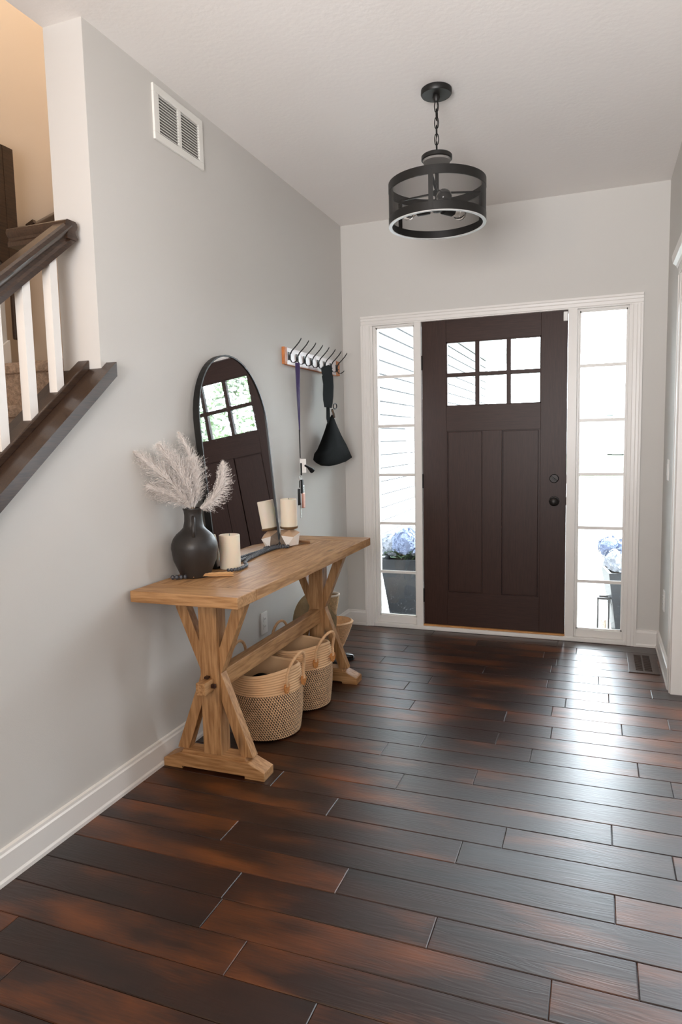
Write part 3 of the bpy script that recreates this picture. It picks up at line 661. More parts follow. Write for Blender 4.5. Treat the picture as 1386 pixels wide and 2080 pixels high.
for k in range(3):
    a = radians(-65+120*k); m_ = Matrix.Rotation(a, 4, 'Z') @ Matrix.Translation((0, 0, -.472)) @ Matrix.Rotation(radians(90), 4, 'Y')
    mb = MB(); mb.lathe([(.010, .015), (.010, .03), (.021, .034), (.022, .085), (.019, .088)], seg=24, mtx=m_)
    s_ = mb.build('bulb_socket', M['black'], pl, smooth=True)
    mb = MB(); mb.lathe([(.012, .086), (.014, .095), (.024, .110), (.030, .125), (.029, .140), (.020, .152), (.001, .157)], seg=24, mtx=m_); mb.build('bulb', M['bulb'], s_, smooth=True)

# ================================================================= CONSOLE TABLE
tb = empty('console_table', (.245, -2.21, 0), 'honey pine trestle console table against the left wall', 'table', rz=radians(.35))
def T(mb, name, m, **k): return mb.build(name, m, tb, **k)
ox, oy = tb.location.x, tb.location.y
yN, yF = -2.405-oy, -.875-oy; x0, x1 = -.228, .226; zt_t, th = .755, .043
for a in (yN, yF-.146): mb = MB(); mb.box(x0, x1, a, a+.146, zt_t-th, zt_t, .003); T(mb, 'end_board', M['pine_x'])
mb = MB(); nb = 4
for i in range(nb):
    a = x0+(x1-x0)*i/nb; b = x0+(x1-x0)*(i+1)/nb; mb.box(a+.0002, b-.0002, yN+.147, yF-.147, zt_t-th+.0005, zt_t-.0005, .0012)
T(mb, 'tabletop', M['pine_y'])
def trestle(yn, s):
    """yn: near face y (local) of the foot; the post and braces stand centred on it"""
    d = .082; yc = yn+d/2
    # foot with chamfered ends and raised pads
    mb = MB(); A = .226
    mb.prism([(-A, 0), (-A, .034), (-A+.070, .064), (A-.070, .064), (A, .034), (A, 0), (A-.085, 0), (A-.085, .010), (-A+.085, .010), (-A+.085, 0)], 'y', yn, yn+d, .002)
    mb.prism([(-A+.080, .063), (-A+.086, .078), (A-.086, .078), (A-.080, .063)], 'y', yn+.008, yn+d-.008, .002)
    T(mb, 'foot', M['pine_x'])
    mb = MB(); mb.box(-.040, .040, yc-.036, yc+.036, .076, zt_t-th, .003); T(mb, 'post', M['pine_z'])
    bw, bd = .048, .042
    for sx in (-1, 1):
        mb = MB(); xo, xi = sx*.168, sx*.040
        # lower brace: from foot up to post middle
        mb.prism([(sx*.118, .078), (sx*.170, .078), (sx*.047, .395), (sx*.040, .415), (sx*.040, .295)], 'y', yc-bd/2, yc+bd/2, .0015); T(mb, 'brace', M['pine_z'])
        mb = MB(); zz = zt_t-th
        mb.prism([(sx*.120, zz), (sx*.172, zz), (sx*.047, .410), (sx*.040, .400), (sx*.040, .505)], 'y', yc-bd/2, yc+bd/2, .0015); T(mb, 'brace', M['pine_z'])
    return yc
yc1 = trestle(-2.25-oy, 1); yc2 = trestle(-1.155-oy, -1)
mb = MB(); mb.box(-.024, .024, yc1+.036, yc2-.036, .325, .398, .003); T(mb, 'stretcher', M['pine_y'])
mb = MB(); mb.box(-.020, .020, yc1-.105, yc1-.036, .340, .388, .003); T(mb, 'tenon', M['pine_y'])
mb = MB(); mb.box(-.036, .036, yc1-.060, yc1-.046, .356, .372, .002); mb.box(-.008,.008,yc1-.062,yc1-.044,.392,.400); T(mb, 'tenon_key', M['door_rail'])

# ================================================================= ON THE TABLE
ZT = .755
# mirror
tilt = atan2(.083, .95)
mr_ = empty('arched_mirror', (.103, -1.612, ZT+.001), 'tall arched mirror with thin black frame leaning on the wall', 'mirror')
mr_.rotation_euler = (0, -tilt, radians(1.0))
def arch(w, h, n=28):
    r = w; pts = [(-w, 0), (w, 0)]
    for i in range(n+1):
        a = pi*i/n; pts.append((r*cos(a), h-r+r*sin(a)*1.0))
    return pts
hw, hh = .333, .952
po, pi_ = arch(hw, hh), [(p[0], p[1]) for p in arch(hw-.007, hh-.007)]
pi_ = [(a, b+(.007 if i < 2 else 0)) for i, (a, b) in enumerate(pi_)]
n = len(po); vs = []; fs = []
for x in (-.022, .008):
    vs += [(x, a, b) for a, b in po]; vs += [(x, a, b) for a, b in pi_]
for i in range(n):
    j = (i+1) % n
    fs += [(i, j, 2*n+j, 2*n+i), (n+i, 3*n+i, 3*n+j, n+j), (2*n+i, 2*n+j, 3*n+j, 3*n+i), (i, n+i, n+j, j)]
MB().add(vs, fs).build('frame', M['black'], mr_)
MB().prism(pi_, 'x', -.012, .003).build('mirror_glass', M['mirror'], mr_)

# vase
VX, VY = .107, -2.095
vs_ = empty('clay_vase', (VX, VY, ZT), 'charcoal clay jug vase with one loop handle at the left of the table', 'vase')
prof = [(.002,.004),(.060,.0),(.064,.004),(.070,.02),(.080,.045),(.094,.080),(.106,.112),(.110,.135),(.108,.155),(.099,.178),(.083,.198),(.064,.214),(.050,.228),(.043,.242),(.040,.258),(.039,.285),(.041,.305),(.045,.312),(.044,.318),(.038,.318),(.035,.305),(.034,.26),(.036,.24),(.06,.2),(.09,.15),(.06,.03),(.002,.02)]
prof = [(a*(.86 if b > .09 and b < .24 else .93), b*.89) for a, b in prof]
mb = MB(); mb.lathe(prof, seg=48); mb.build('body', M['clay'], vs_, smooth=True, angle=60)
def handle(ang):
    pts = []
    for t in range(13):
        u = t/12; r = .040+.038*sin(pi*min(1, u*1.05))**.8+.044*u*u; z = .292-.112*u+.010*sin(pi*u)
        if u > .8: r = max(r*.98, .080)
        pts.append((r*cos(ang), r*sin(ang), z))
    pts[0] = (.036*cos(ang), .036*sin(ang), .288)
    pts[-1] = (.092*cos(ang), .092*sin(ang), .175)
    return [(a*.86, b*.86, c*.87) for a, b, c in pts]
mb = MB(); mb.tube(handle(radians(-58)), .0075, 10, flat=.7); mb.build('handle', M['clay'], vs_, smooth=True)
mb = MB(); mb.lathe([(.0345,.2575),(.0365,.260),(.0345,.2625)], seg=40, cap=False); mb.build('neck_ring', M['clay'], vs_, smooth=True)

# pampas plumes
def plume(end, ctrl, width, nf, seed, label):
    random.seed(seed)
    base = Vector((VX, VY, ZT+.05)); c = Vector(ctrl); e = Vector(end); mouth = Vector((VX+(c.x-VX)*.08, VY+(c.y-VY)*.08, ZT+.27))
    def B(t):
        # quadratic from mouth to end
        return mouth*(1-t)**2+2*c*t*(1-t)+e*t*t
    ob = MB(); N = 20
    fl = MB()
    stem = [base+(mouth-base)*k/3 for k in range(3)]+[B(k/N) for k in range(N+1)]
    for i in range(nf):
        t = .04+.96*random.random()**.95
        p = B(t); d = (B(min(1, t+.02))-B(max(0, t-.02))).normalized()
        a = Vector((random.gauss(0,1), random.gauss(0,1), random.gauss(0,1))); a = (a-d*a.dot(d)).normalized()
        env = (sin(pi*min(1, (t*.82+.20)))**.6)
        Lf = width*env*random.uniform(.5, 1.25)
        droop = Vector((0, 0, -1))*Lf*random.uniform(.05, .35)
        p1 = p+d*Lf*.75+a*Lf*.30; p2 = p+d*Lf*1.25+a*Lf*.75+droop
        wd = random.uniform(.0007, .0013)
        s = d.cross(a)*wd
        fl.add([p-s, p+s, p1+s*1.2, p1-s*1.2, p2], [(0,1,2,3),(3,2,4)])
        for q in range(5):
            u = random.random(); pp = p.lerp(p1, u) if u < .6 else p1.lerp(p2, u)
            bdir = (d*random.uniform(.3,1)+Vector((random.gauss(0,1), random.gauss(0,1), random.gauss(0,1)))*.55).normalized()*random.uniform(.005, .013)
            ss = bdir.cross(Vector((random.random(), random.random(), random.random()))).normalized()*.0006
            fl.add([pp-ss, pp+ss, pp+bdir], [(0,1,2)])
    r = fl.build('pampas_plume', M['pampas'], None, loc=base)
    tag(r, label, 'dried flower', 'dried pampas plumes in the clay vase')
    mb = MB(); mb.tube([q-base for q in stem], .0014, 5); mb.build('stem', M['stemc'], r)
def at_px(u, v, y):
    # a direction in the room through which the photo shows a tip, met at depth y
    yaw, pitch, roll = 0.36167, -0.10319, -0.0219
    fw = Vector((-sin(yaw)*cos(pitch), cos(yaw)*cos(pitch), sin(pitch))); rt = Vector((cos(yaw), sin(yaw), 0)); up = rt.cross(fw)
    r2 = cos(roll)*rt+sin(roll)*up; u2 = -sin(roll)*rt+cos(roll)*up; d = fw+r2*(u-693)/1387.5-u2*(v-1040)/1387.5
    c = Vector((1.6524, -4.4745, 1.2944)); return c+d*((y-c.y)/d.y)
PL = [((.075,-2.36,1.195), (.10,-2.13,1.20), .075, 480, 'lowest far-left pampas plume in the clay vase, pointing at the stair'),
      ((.085,-2.27,1.275), (.11,-2.10,1.20), .080, 480, 'left pampas plume in the clay vase, curling over at its tip'),
      ((.060,-2.15,1.330), (.10,-2.06,1.23), .075, 460, 'upright pampas plume at the middle left of the clay vase'),
      ((.115,-2.19,1.250), (.13,-2.08,1.18), .070, 420, 'short front pampas plume in the middle of the clay vase'),
      ((.055,-2.03,1.300), (.10,-1.985,1.22), .055, 340, 'thin pampas plume at the back of the clay vase, before the mirror'),
      ((.230,-2.035,1.215), (.20,-2.02,1.12), .050, 420, 'right-hand pampas plume in front of the mirror glass, tip bent up'),
      ((.060,-2.30,1.14), (.09,-2.15,1.13), .060, 360, 'lowest drooping pampas plume at the left of the clay vase')]
PL = [(tuple(at_px(270, 917, -2.32)), (.11,-2.19,1.15), .070, 1150, PL[0][4]),
      (tuple(at_px(320, 902, -2.22)), (.11,-2.14,1.18), .070, 1150, PL[1][4]),
      (tuple(at_px(345, 925, -2.17)), (.12,-2.12,1.17), .072, 1150, PL[3][4]),
      (tuple(at_px(362, 878, -2.05)), (.075,-1.965,1.20), .048, 800, PL[2][4]),
      (tuple(at_px(388, 935, -2.10)), (.12,-2.06,1.15), .066, 950, PL[4][4]),
      (tuple(at_px(453, 938, -2.12)), (.262,-2.10,1.085), .050, 950, PL[5][4]),
      (tuple(at_px(288, 985, -2.26)), (.10,-2.16,1.10), .066, 950, PL[6][4])]
for i, (e, c, wd, nf, lb) in enumerate(PL): plume(e, c, wd, nf, 30+i, lb)

# candles
def candle(loc, r, h, label):
    o = empty('pillar_candle', loc, label, 'candle', None)
    mb = MB(); mb.lathe([(r-.002, 0), (r, .002), (r, h-.003), (r-.003, h), (r-.006, h-.001), (r*.5, h-.006), (.0005, h-.007)], seg=48); mb.build('wax_body', M['wax'], o, smooth=True)
    mb = MB(); mb.tube([(0,0,h-.008), (.001,0,h+.004)], .0012, 6); mb.build('wick', M['blackmatte'], o)
candle((.158, -1.90, ZT), .045, .148, 'ivory pillar candle standing on the tabletop beside the clay vase')
# faceted holder
hx, hy = .146, -1.262
fh = empty('candle_holder', (hx, hy, ZT), 'white and taupe faceted candle holder beside the mirror', 'candle holder')
bm = bmesh.new(); bmesh.ops.create_icosphere(bm, subdivisions=1, radius=.061)
for v in bm.verts: v.co.z = max(-.047, min(.047, v.co.z*1.0)); 
rotm = Matrix.Rotation(.5, 4, 'Z') @ Matrix.Rotation(.35, 4, 'X')
mb = MB(); 
for f in bm.faces:
    n_ = rotm @ f.normal; c_ = rotm @ f.calc_center_median()
    mb.mi = 0 if (c_.z < .008 and n_.x > -.2) else (1 if n_.x > -.35 else 2)
    if n_.z > .35 and n_.x < .3: mb.mi = 1
    vs = [rotm @ v.co for v in f.verts]
    mb.add([(p.x, p.y, max(-.0465, min(.046, p.z))+.0465) for p in vs], [(0,1,2)])
mb.mi = 1; bm.free()
mb.build('faceted_body', [M['facet_white'], M['facet_wood'], M['facet_dark']], fh)
mb = MB(); mb.lathe([(.02, .088), (.045, .094), (.047, .100), (.047, .105), (.044, .105), (.042, .101), (.001, .101)], seg=40); mb.build('drip_dish', M['brass'], fh, smooth=True)
candle((hx, hy, ZT+.1015), .043, .147, 'taller ivory pillar candle raised on the faceted holder')
# bead garland
gl = empty('bead_garland', (.102, -2.11, ZT), 'dark striped wooden bead garland with jute tassels on the tabletop', 'garland')
path = [(.050,-2.170),(.080,-2.160),(.112,-2.140),(.140,-2.130)]
path = [(.056,-2.185),(.085,-2.170),(.112,-2.150)]
path2 = [(.196,-1.985),(.225,-1.945),(.215,-1.86),(.175,-1.80),(.150,-1.72),(.135,-1.62),(.125,-1.52),(.122,-1.43),(.130,-1.37),(.165,-1.335),(.150,-1.30),(.115,-1.32),(.103,-1.40),(.108,-1.50),(.118,-1.60),(.128,-1.70),(.135,-1.78)]
def resample(p, step):
    P = [Vector((a, b, 0)) for a, b in p]; 
    # catmull
    Q = []
    for i in range(len(P)-1):
        a, b, c, d = P[max(0, i-1)], P[i], P[i+1], P[min(len(P)-1, i+2)]
        for k in range(10):
            t = k/10; Q.append(.5*((2*b)+(c-a)*t+(2*a-5*b+4*c-d)*t*t+(3*b-a-3*c+d)*t**3))
    Q.append(P[-1]); out = [Q[0]]; acc = 0
    for u, v in zip(Q[:-1], Q[1:]):
        L = (v-u).length
        while acc+L >= step:
            u = u+(v-u)*((step-acc)/L); L = (v-u).length; out.append(u.copy()); acc = 0
        acc += L
    return out
first = None
for pth, rr in ((path, .0095), (path2, .0082)):
    for p in resample(pth, rr*1.75):
        q = p-Vector((gl.location.x, gl.location.y, 0)); q.z = rr
        if first is None:
            m0 = MB(); m0.ell((0,0,0), 1, 1, .82, 12, 8); first = m0.build('bead', M['bead'], gl, smooth=True, angle=180); o = first; o['label'] = 'dark striped round bead'
        else: o = first.copy(); C.objects.link(o); o.parent = gl; del o['label']
        o.location = q; o.scale = (rr,)*3; o.rotation_euler = (random.uniform(1.2,1.9), random.uniform(-.3,.3), random.uniform(0,3))
def tassel(parent, a, b, w, m, n=70):
    a, b = Vector(a), Vector(b); d = (b-a); L = d.length; d.normalize(); s = d.cross(Vector((0,0,1))).normalized()
    mb = MB(); mb.ell(a+d*.010, .011, .011, .009, 12, 8); mb.tube([a+d*.017+s*.008*cos(t*pi/6)+Vector((0,0,1))*.008*sin(t*pi/6) for t in range(12)], .0015, 5, closed=True)
    for i in range(n):
        o1 = random.uniform(-1, 1); z1 = random.uniform(0, 1)
        p0 = a+d*.014+s*o1*.006+Vector((0,0,(z1-.5)*.008)); p1 = a+d*L*random.uniform(.45,.55)+s*o1*w*.7+Vector((0,0,(z1-.5)*.012)); p2 = a+d*L*random.uniform(.88,1)+s*o1*w+Vector((0,0,(z1-.9)*.013))
        mb.tube([p0, p0.lerp(p1,.5)+Vector((0,0,.003)), p1, p2], .0011, 4)
    return mb.build('tassel', m, parent, smooth=True)
random.seed(4)
g0 = gl.location
tassel(gl, Vector((.120,-2.148,ZT+.010))-g0, Vector((.252,-2.040,ZT+.012))-g0, .017, M['tassel'])['label'] = 'golden jute tassel'
tassel(gl, Vector((.118,-1.180,ZT+.010))-g0, Vector((.215,-1.150,ZT+.010))-g0, .016, M['jute'], 40)['label'] = 'brown jute tassel'

# ================================================================= HOOK RAIL
hr = empty('coat_hook_rail', (0, -.552, 1.775), 'whitewashed wall rack with eight black wire coat hooks', 'coat rack')
mb = MB(); mb.box(0, .018, -.400, .400, -.046, .046, .002); mb.build('board', M['board_white'], hr)
mb = MB(); mb.box(.0, .0195, -.430, -.400, -.047, .047, .002); mb.box(0, .0195, .365, .430, -.047, .047, .002); mb.box(0, .0195, -.40, .365, -.050, -.046, .001); mb.build('board_edge', M['board_edge'], hr)
proto = None
for i in range(8):
    y = -.372+i*.1055
    if proto is None:
        mb = MB(); mb.box(.018, .021, -.012, .012, -.022, .022, .001); mb.build
        h = mb.build('hook', M['black'], hr)
        w_ = MB()
        for s in (-1, 1):
            w_.tube([(.021, s*.004, -.015), (.026, s*.004, .010), (.036, s*.004, .028), (.060, s*.0035, .050), (.080, s*.003, .070), (.092, s*.0025, .086), (.096, 0, .094)], .0021, 6)
            w_.tube([(.026, s*.004, .012), (.026, s*.004, -.018), (.034, s*.004, -.034), (.050, s*.004, -.036), (.066, s*.003, -.028), (.074, 0, -.020)], .0021, 6)
        w_.build('hook_wire', M['black'], h, smooth=True)
        s2 = MB(); s2.ell((.0215, 0, .015), .0015, .003, .003, 8, 6); s2.ell((.0215, 0, -.016), .0015, .003, .003, 8, 6); s2.build('screw', M['steel'], h, smooth=True)
        proto = h; h.location = (0, y, 0)
    else:
        h = proto.copy(); C.objects.link(h); h.parent = hr; h.location = (0, y, 0)
        for c in proto.children: c2 = c.copy(); C.objects.link(c2); c2.parent = h

# lanyard with keys on the first hooks
def ribbon(mb, pts, wd, wdir, th=.0012):
    pts = [Vector(p) for p in pts]; wdir = [Vector(w_).normalized() for w_ in wdir] if isinstance(wdir, list) else [Vector(wdir).normalized()]*len(pts)
    vs = []; n = len(pts); wds = wd if isinstance(wd, (list, tuple)) else [wd]*n
    for i, p in enumerate(pts):
        t = (pts[min(n-1,i+1)]-pts[max(0,i-1)]).normalized(); nn = t.cross(wdir[i]).normalized()
        for a, b in ((-1,-1),(1,-1),(1,1),(-1,1)): vs.append(p+wdir[i]*wds[i]/2*a+nn*th/2*b)
    fs = [(0,1,2,3), tuple((n-1)*4+k for k in (3,2,1,0))]
    for i in range(n-1):
        for k in range(4): fs.append((i*4+k, i*4+(k+1)%4, (i+1)*4+(k+1)%4, (i+1)*4+k))
    mb.add(vs, fs)
ky = -.885
ln = empty('key_lanyard', (.052, ky, 1.735), 'purple ribbon lanyard with a bunch of keys hanging from the wall rack', 'lanyard')
mb = MB(); ribbon(mb, [(.000,-.001,.006),(.002,0,-.02),(.002,0,-.20),(.001,0,-.38)], [.030,.030,.022,.008], [(.5,1,0),(.4,1,0),(.2,1,0),(.5,1,0)])
ribbon(mb, [(-.004,-.004,.006),(-.006,-.004,-.02),(-.004,-.003,-.20),(0,0,-.38)], [.028,.024,.016,.006], (.2,1,0)); mb.build('ribbon', M['purple'], ln)
mb = MB(); mb.tube([(0,0,-.37),(0,0,-.47),(0,0,-.53)], [.004,.0035,.0025], 8); mb.build('cord', M['blackmatte'], ln)
mb = MB(); m_ = Matrix.Translation((.004,.008,-.575)) @ Matrix.Rotation(-1.1, 4, 'Z'); mb.box(-.003,.003,-.010,.026,-.042,.038,.002, m_); mb.build('badge_tag', M['plate'], ln)
mb = MB(); mb.tube([(.025,.010,-.575),(.032,.030,-.583),(.040,.060,-.600),(.042,.072,-.607)], [.006,.006,.014,.016], 12); mb.build('whistle', M['blackmatte'], ln, smooth=True)
mb = MB(); mb.tube([(.004,.0,-.56),(.004,.0,-.63)], .005, 8); mb.build('clip', M['blackmatte'], ln)
mb = MB()
for c, r in (((0,-.012,-.645), .014), ((0,.004,-.648), .011)):
    mb.tube([(c[0], c[1]+r*cos(a*pi/8), c[2]+r*sin(a*pi/8)) for a in range(16)], .0013, 6, closed=True)
mb.build('key_ring', M['steel'], ln, smooth=True)
mb = MB(); mb.box(-.003,.003,-.045,-.015,-.800,-.705,.003); mb.tube([(0,-.018,-.66),(0,-.02,-.70)], .003, 6); mb.build('key', M['blackmatte'], ln)
mb = MB(); mb.box(.0,.012,-.010,.012,-.735,-.655,.003); mb.build('key', M['blackmatte'], ln)
mb = MB(); mb.box(.004,.016,-.008,.024,-.820,-.730,.006); mb.build('fob', M['pink'], ln)['label'] = 'rose coloured key fob'
mb = MB(); mb.box(-.002,.004,.020,.038,-.815,-.690,.003); mb.build('key', M['steel'], ln)
mb = MB(); mb.box(-.002,.002,-.016,-.008,-.875,-.790,.001); mb.build('key', M['steel'], ln)

# sling bag
sb = empty('sling_bag', (.075, -.43, 1.752), 'black triangular sling bag hanging from the wall rack', 'bag')
def P(u, v, x, o=sb): 
    # place a point of the bag outline on the plane x
    yaw, pitch, roll = 0.36167, -0.10319, -0.0219
    fw = Vector((-sin(yaw)*cos(pitch), cos(yaw)*cos(pitch), sin(pitch))); rt = Vector((cos(yaw), sin(yaw), 0)); up = rt.cross(fw)
    r2 = cos(roll)*rt+sin(roll)*up; u2 = -sin(roll)*rt+cos(roll)*up; d = fw+r2*(u-693)/1387.5-u2*(v-1040)/1387.5
    c = Vector((1.6524, -4.4745, 1.2944)); return c+d*((x-c.x)/d.x)-o.location
out = [(675,842),(682,862),(690,882),(700,903),(712,930),(700,938),(683,944),(668,947),(655,946),(646,941),(641,936),(643,924),(650,914),(657,895),(664,872),(668,856)]
cx_ = [P(u, v, .085) for u, v in out]
cen = sum(cx_, Vector())/len(cx_)
mb = MB(); rings = 6; vs = []; n = len(cx_)
for k in range(-rings, rings+1):
    t = k/rings; s = max(0.0, 1-abs(t)**2.6)**.5
    for p in cx_: q = cen+(p-cen)*(0.06+.94*s); vs.append(Vector((q.x+t*.045*(1-.55*max(0, (q.z-cen.z))/.2), q.y, q.z)))
fs = []
for k in range(2*rings):
    for i in range(n): j = (i+1) % n; fs.append((k*n+i, k*n+j, (k+1)*n+j, (k+1)*n+i))
fs += [tuple(range(n)), tuple(2*rings*n+i for i in range(n))]
mb.add(vs, fs); mb.build('bag_body', M['canvas'], sb, smooth=True, angle=60)
mb = MB()
so = [(654,764),(677,762),(678,785),(677.5,805),(676,820),(674,829),(659,827),(656.5,812),(656,801),(656.5,780)]
a_ = [P(u, v, .078) for u, v in so]; b_ = [P(u, v, .100) for u, v in so]; n = len(so)
mb.add(a_+b_, [tuple(range(n)), tuple(range(2*n-1, n-1, -1))]+[(i, (i+1) % n, (i+1) % n+n, i+n) for i in range(n)])
f1 = [(663,826),(670,826),(671,850),(667,868),(663,850)]; a_ = [P(u, v, .080) for u, v in f1]; b_ = [P(u, v, .088) for u, v in f1]; n = 5
mb.add(a_+b_, [tuple(range(n)), tuple(range(2*n-1, n-1, -1))]+[(i, (i+1) % n, (i+1) % n+n, i+n) for i in range(n)])
f1 = [(655,745),(668,741),(674,745),(676,764),(655,764)]; a_ = [P(u, v, .070) for u, v in f1]; b_ = [P(u, v, .084) for u, v in f1]
mb.add(a_+b_, [tuple(range(n)), tuple(range(2*n-1, n-1, -1))]+[(i, (i+1) % n, (i+1) % n+n, i+n) for i in range(n)])
mb.build('strap', M['canvas'], sb)
mb = MB(); f1 = [(652,747),(668,742),(671,746),(673,761),(660,765),(654,760)]; n = 6; a_ = [P(u, v, .100) for u, v in f1]; b_ = [P(u, v, .112) for u, v in f1]
mb.add(a_+b_, [tuple(range(n)), tuple(range(2*n-1, n-1, -1))]+[(i, (i+1) % n, (i+1) % n+n, i+n) for i in range(n)]); mb.build('buckle', M['canvas'], sb)
mb = MB(); q = P(679,825,.10); mb.tube([q+Vector((0, -.028*cos(a*pi/8)+.010*sin(a*pi/8)+.016, .017*sin(a*pi/8)+.004*cos(a*pi/8))) for a in range(16)], .0035, 8, closed=True); mb.build('ring_clip', M['blackmatte'], sb, smooth=True)
mb = MB(); a, b = P(675,832,.095), P(679,848,.095); mb.tube([a, a.lerp(b, .5), b], [.007,.010,.008], 8); mb.build('snap_hook', M['steel'], sb, smooth=True)

# ================================================================= BASKETS
def basket(loc, r, h, name, label, hand, rz=0, squash=1.0, prot=None):
    o = empty(name, loc, label, 'basket', 'rope baskets under the console table', rz=rz)
    prof = [(.002, .004), (r*.80, .0), (r*.90, .006)]
    n = int(h/.0105); 
    for i in range(n):
        for k in range(4):
            z = .006+(i+k/4)*(h-.006)/n; f = z/h; rr = r*(.92+.10*sin(pi*min(1, f*.9)))*(1-.02*f)
            prof.append((rr+.0022*sin(2*pi*k/4)+.002, z))
    ro = prof[-1][0]
    prof += [(ro-.003, h+.002), (ro-.009, h)]
    for i in range(n, 0, -1):
        z = .012+i*(h-.016)/n; f = z/h; rr = r*(.92+.10*sin(pi*min(1, f*.9)))*(1-.02*f)-.010
        prof += [(rr, z), (rr-.0025, z-(h-.016)/n/2)]
    prof += [(r*.85, .010), (.002, .010)]
    seg = 72; vs = []; fs = []
    for rr, z in prof:
        for k in range(seg):
            a = 2*pi*k/seg; sag = 1+.025*sin(2*a+.7)*(z/h); up = .012*(z/h)**3*cos(2*(a-hand[0]))
            vs.append((rr*cos(a)*sag, rr*sin(a)*sag*squash, z+up))
    m = len(prof)
    for i in range(m-1):
        for k in range(seg): k2 = (k+1) % seg; fs.append((i*seg+k, i*seg+k2, (i+1)*seg+k2, (i+1)*seg+k))
    b = MB().add(vs, fs); b.build('body', M['basket'], o, smooth=True, angle=80)
    for a, hh_, lean in ((hand[0], hand[1], hand[2]), (hand[0]+pi, hand[1], hand[3])):
        sp = .062; pts = []
        for t in range(15):
            u = t/14*pi; yy = -sp*cos(u); zz = h-.055+ (hh_+.055)*sin(u)**.75
            q = Vector((r*.98+.010+lean*max(0, zz-h), yy, zz)); pts.append(Matrix.Rotation(a, 4, 'Z') @ q)
        hb_ = MB(); hb_.tube(pts, .0068, 8); hd = hb_.build('handle', M['rope'], o, smooth=True)
        for e in (-1, 1):
            q = Vector((r*.97+.007, e*sp, h-.062)); m_ = Matrix.Rotation(a, 4, 'Z') @ Matrix.Translation(q)
            lp = MB(); lp.prism([(0,-.026),(.013,-.018),(.019,.004),(.014,.020),(-.014,.020),(-.019,.004),(-.013,-.018)], 'x', 0, .006, .001); lp.v = [tuple(m_ @ Vector(v)) for v in lp.v]
            pt = lp.build('leather_patch', M['leather'], hd)
            rv = MB()
            for yy, zz in ((-.009,.010),(.009,.010),(0,-.014)): rv.ell(m_ @ Vector((.006, yy, zz)), .0032, .0032, .0032, 8, 6)
            rv.build('rivet', M['copper'], pt, smooth=True)
    return o
basket((.262, -1.80, .002), .158, .300, 'rope_basket', 'large two-tone rope basket nearest the camera under the table', (radians(-12), .085, .35, -.1))
basket((.285, -1.455, .002), .145, .305, 'rope_basket', 'two-tone rope basket in the middle, touching the large basket', (radians(-20), .085, .5, -.1))
mb = MB(); pr = [(.002,.0)]
for k in range(17):
    z = .004+k*.0105; rr = .035+.080*(z/.18)**.8; pr += [(rr, z-.003), (rr+.0035, z+.002), (rr, z+.006)]
pr += [(.103, .183), (.04, .01), (.002, .008)]
mb.lathe(pr, (.125,-.585,.001), 48); o = mb.build('rope_bowl', M['rope'], smooth=True, angle=80); tag(o, 'small tan rope bowl by the wall behind the far table leg', 'bowl')
# contents
mb = MB(); mb.ell((.255,-1.80,.165), .115, .115, .045, 24, 10); mb.ell((.20,-1.74,.18), .06,.07,.05,16,8); o = mb.build('folded_blanket', M['canvas'], smooth=True, angle=180); tag(o, 'black cloth bundle lying inside the large front rope basket', 'cloth')
mb = MB(); mb.ell((.33,-1.77,.225), .03, .045, .028, 20, 12); o = mb.build('rolled_sock', mat('grey_knit', srgb(150,148,150), .9, bump=.5, bscale=200), smooth=True, angle=180); tag(o, 'light grey rolled knit on the black cloth in the front basket', 'clothing')
mb = MB(); mb.ell((.285,-1.45,.15), .11, .11, .05, 24, 10); o = mb.build('folded_blanket', M['canvas'], smooth=True, angle=180); tag(o, 'black cloth bundle inside the middle rope basket', 'cloth')
# hat leaning on the wall behind far legs
ht = empty('sun_hat', (.112, -.875, .25), 'olive tan brimmed hat with dark inside, propped against the wall behind the far trestle', 'hat')
Rm = Vector((.90, -.40, .12)).to_track_quat('Z', 'Y').to_matrix().to_4x4()
mb = MB(); mb.lathe([(.082,.0),(.10,.004),(.14,.008),(.172,.002),(.175,.004),(.172,.008),(.14,.013),(.10,.010),(.082,.006)], seg=48, mtx=Rm, cap=False); mb.build('brim', M['hatfelt'], ht, smooth=True)
mb = MB(); mb.lathe([(.082,.004),(.080,-.02),(.074,-.035),(.045,-.045),(.001,-.043)], seg=36, mtx=Rm, cap=False); q = mb.build('crown', M['hatfelt'], ht, smooth=True); q.modifiers.new('s', 'SOLIDIFY').thickness = .003
mb = MB(); mb.lathe([(.078,.006),(.076,-.018),(.045,-.040),(.001,-.040)], seg=36, mtx=Rm, cap=False); mb.build('lining', M['canvas'], ht, smooth=True)
wb = empty('woven_bag', (.150, -.72, .002), 'tan woven bag with a pale rim standing behind the far table leg', 'bag')
mb = MB(); mb.lathe([(.001,0),(.026,.0),(.030,.01),(.030,.18),(.034,.25),(.048,.32),(.056,.37),(.050,.375),(.042,.32),(.02,.02),(.001,.015)], seg=32); mb.build('bag_body', M['straw'], wb, smooth=True)
mb = MB(); mb.tube([(.054*cos(a*pi/12), .054*sin(a*pi/12), .375) for a in range(24)], .007, 8, closed=True); mb.build('rim', M['cream'], wb, smooth=True)
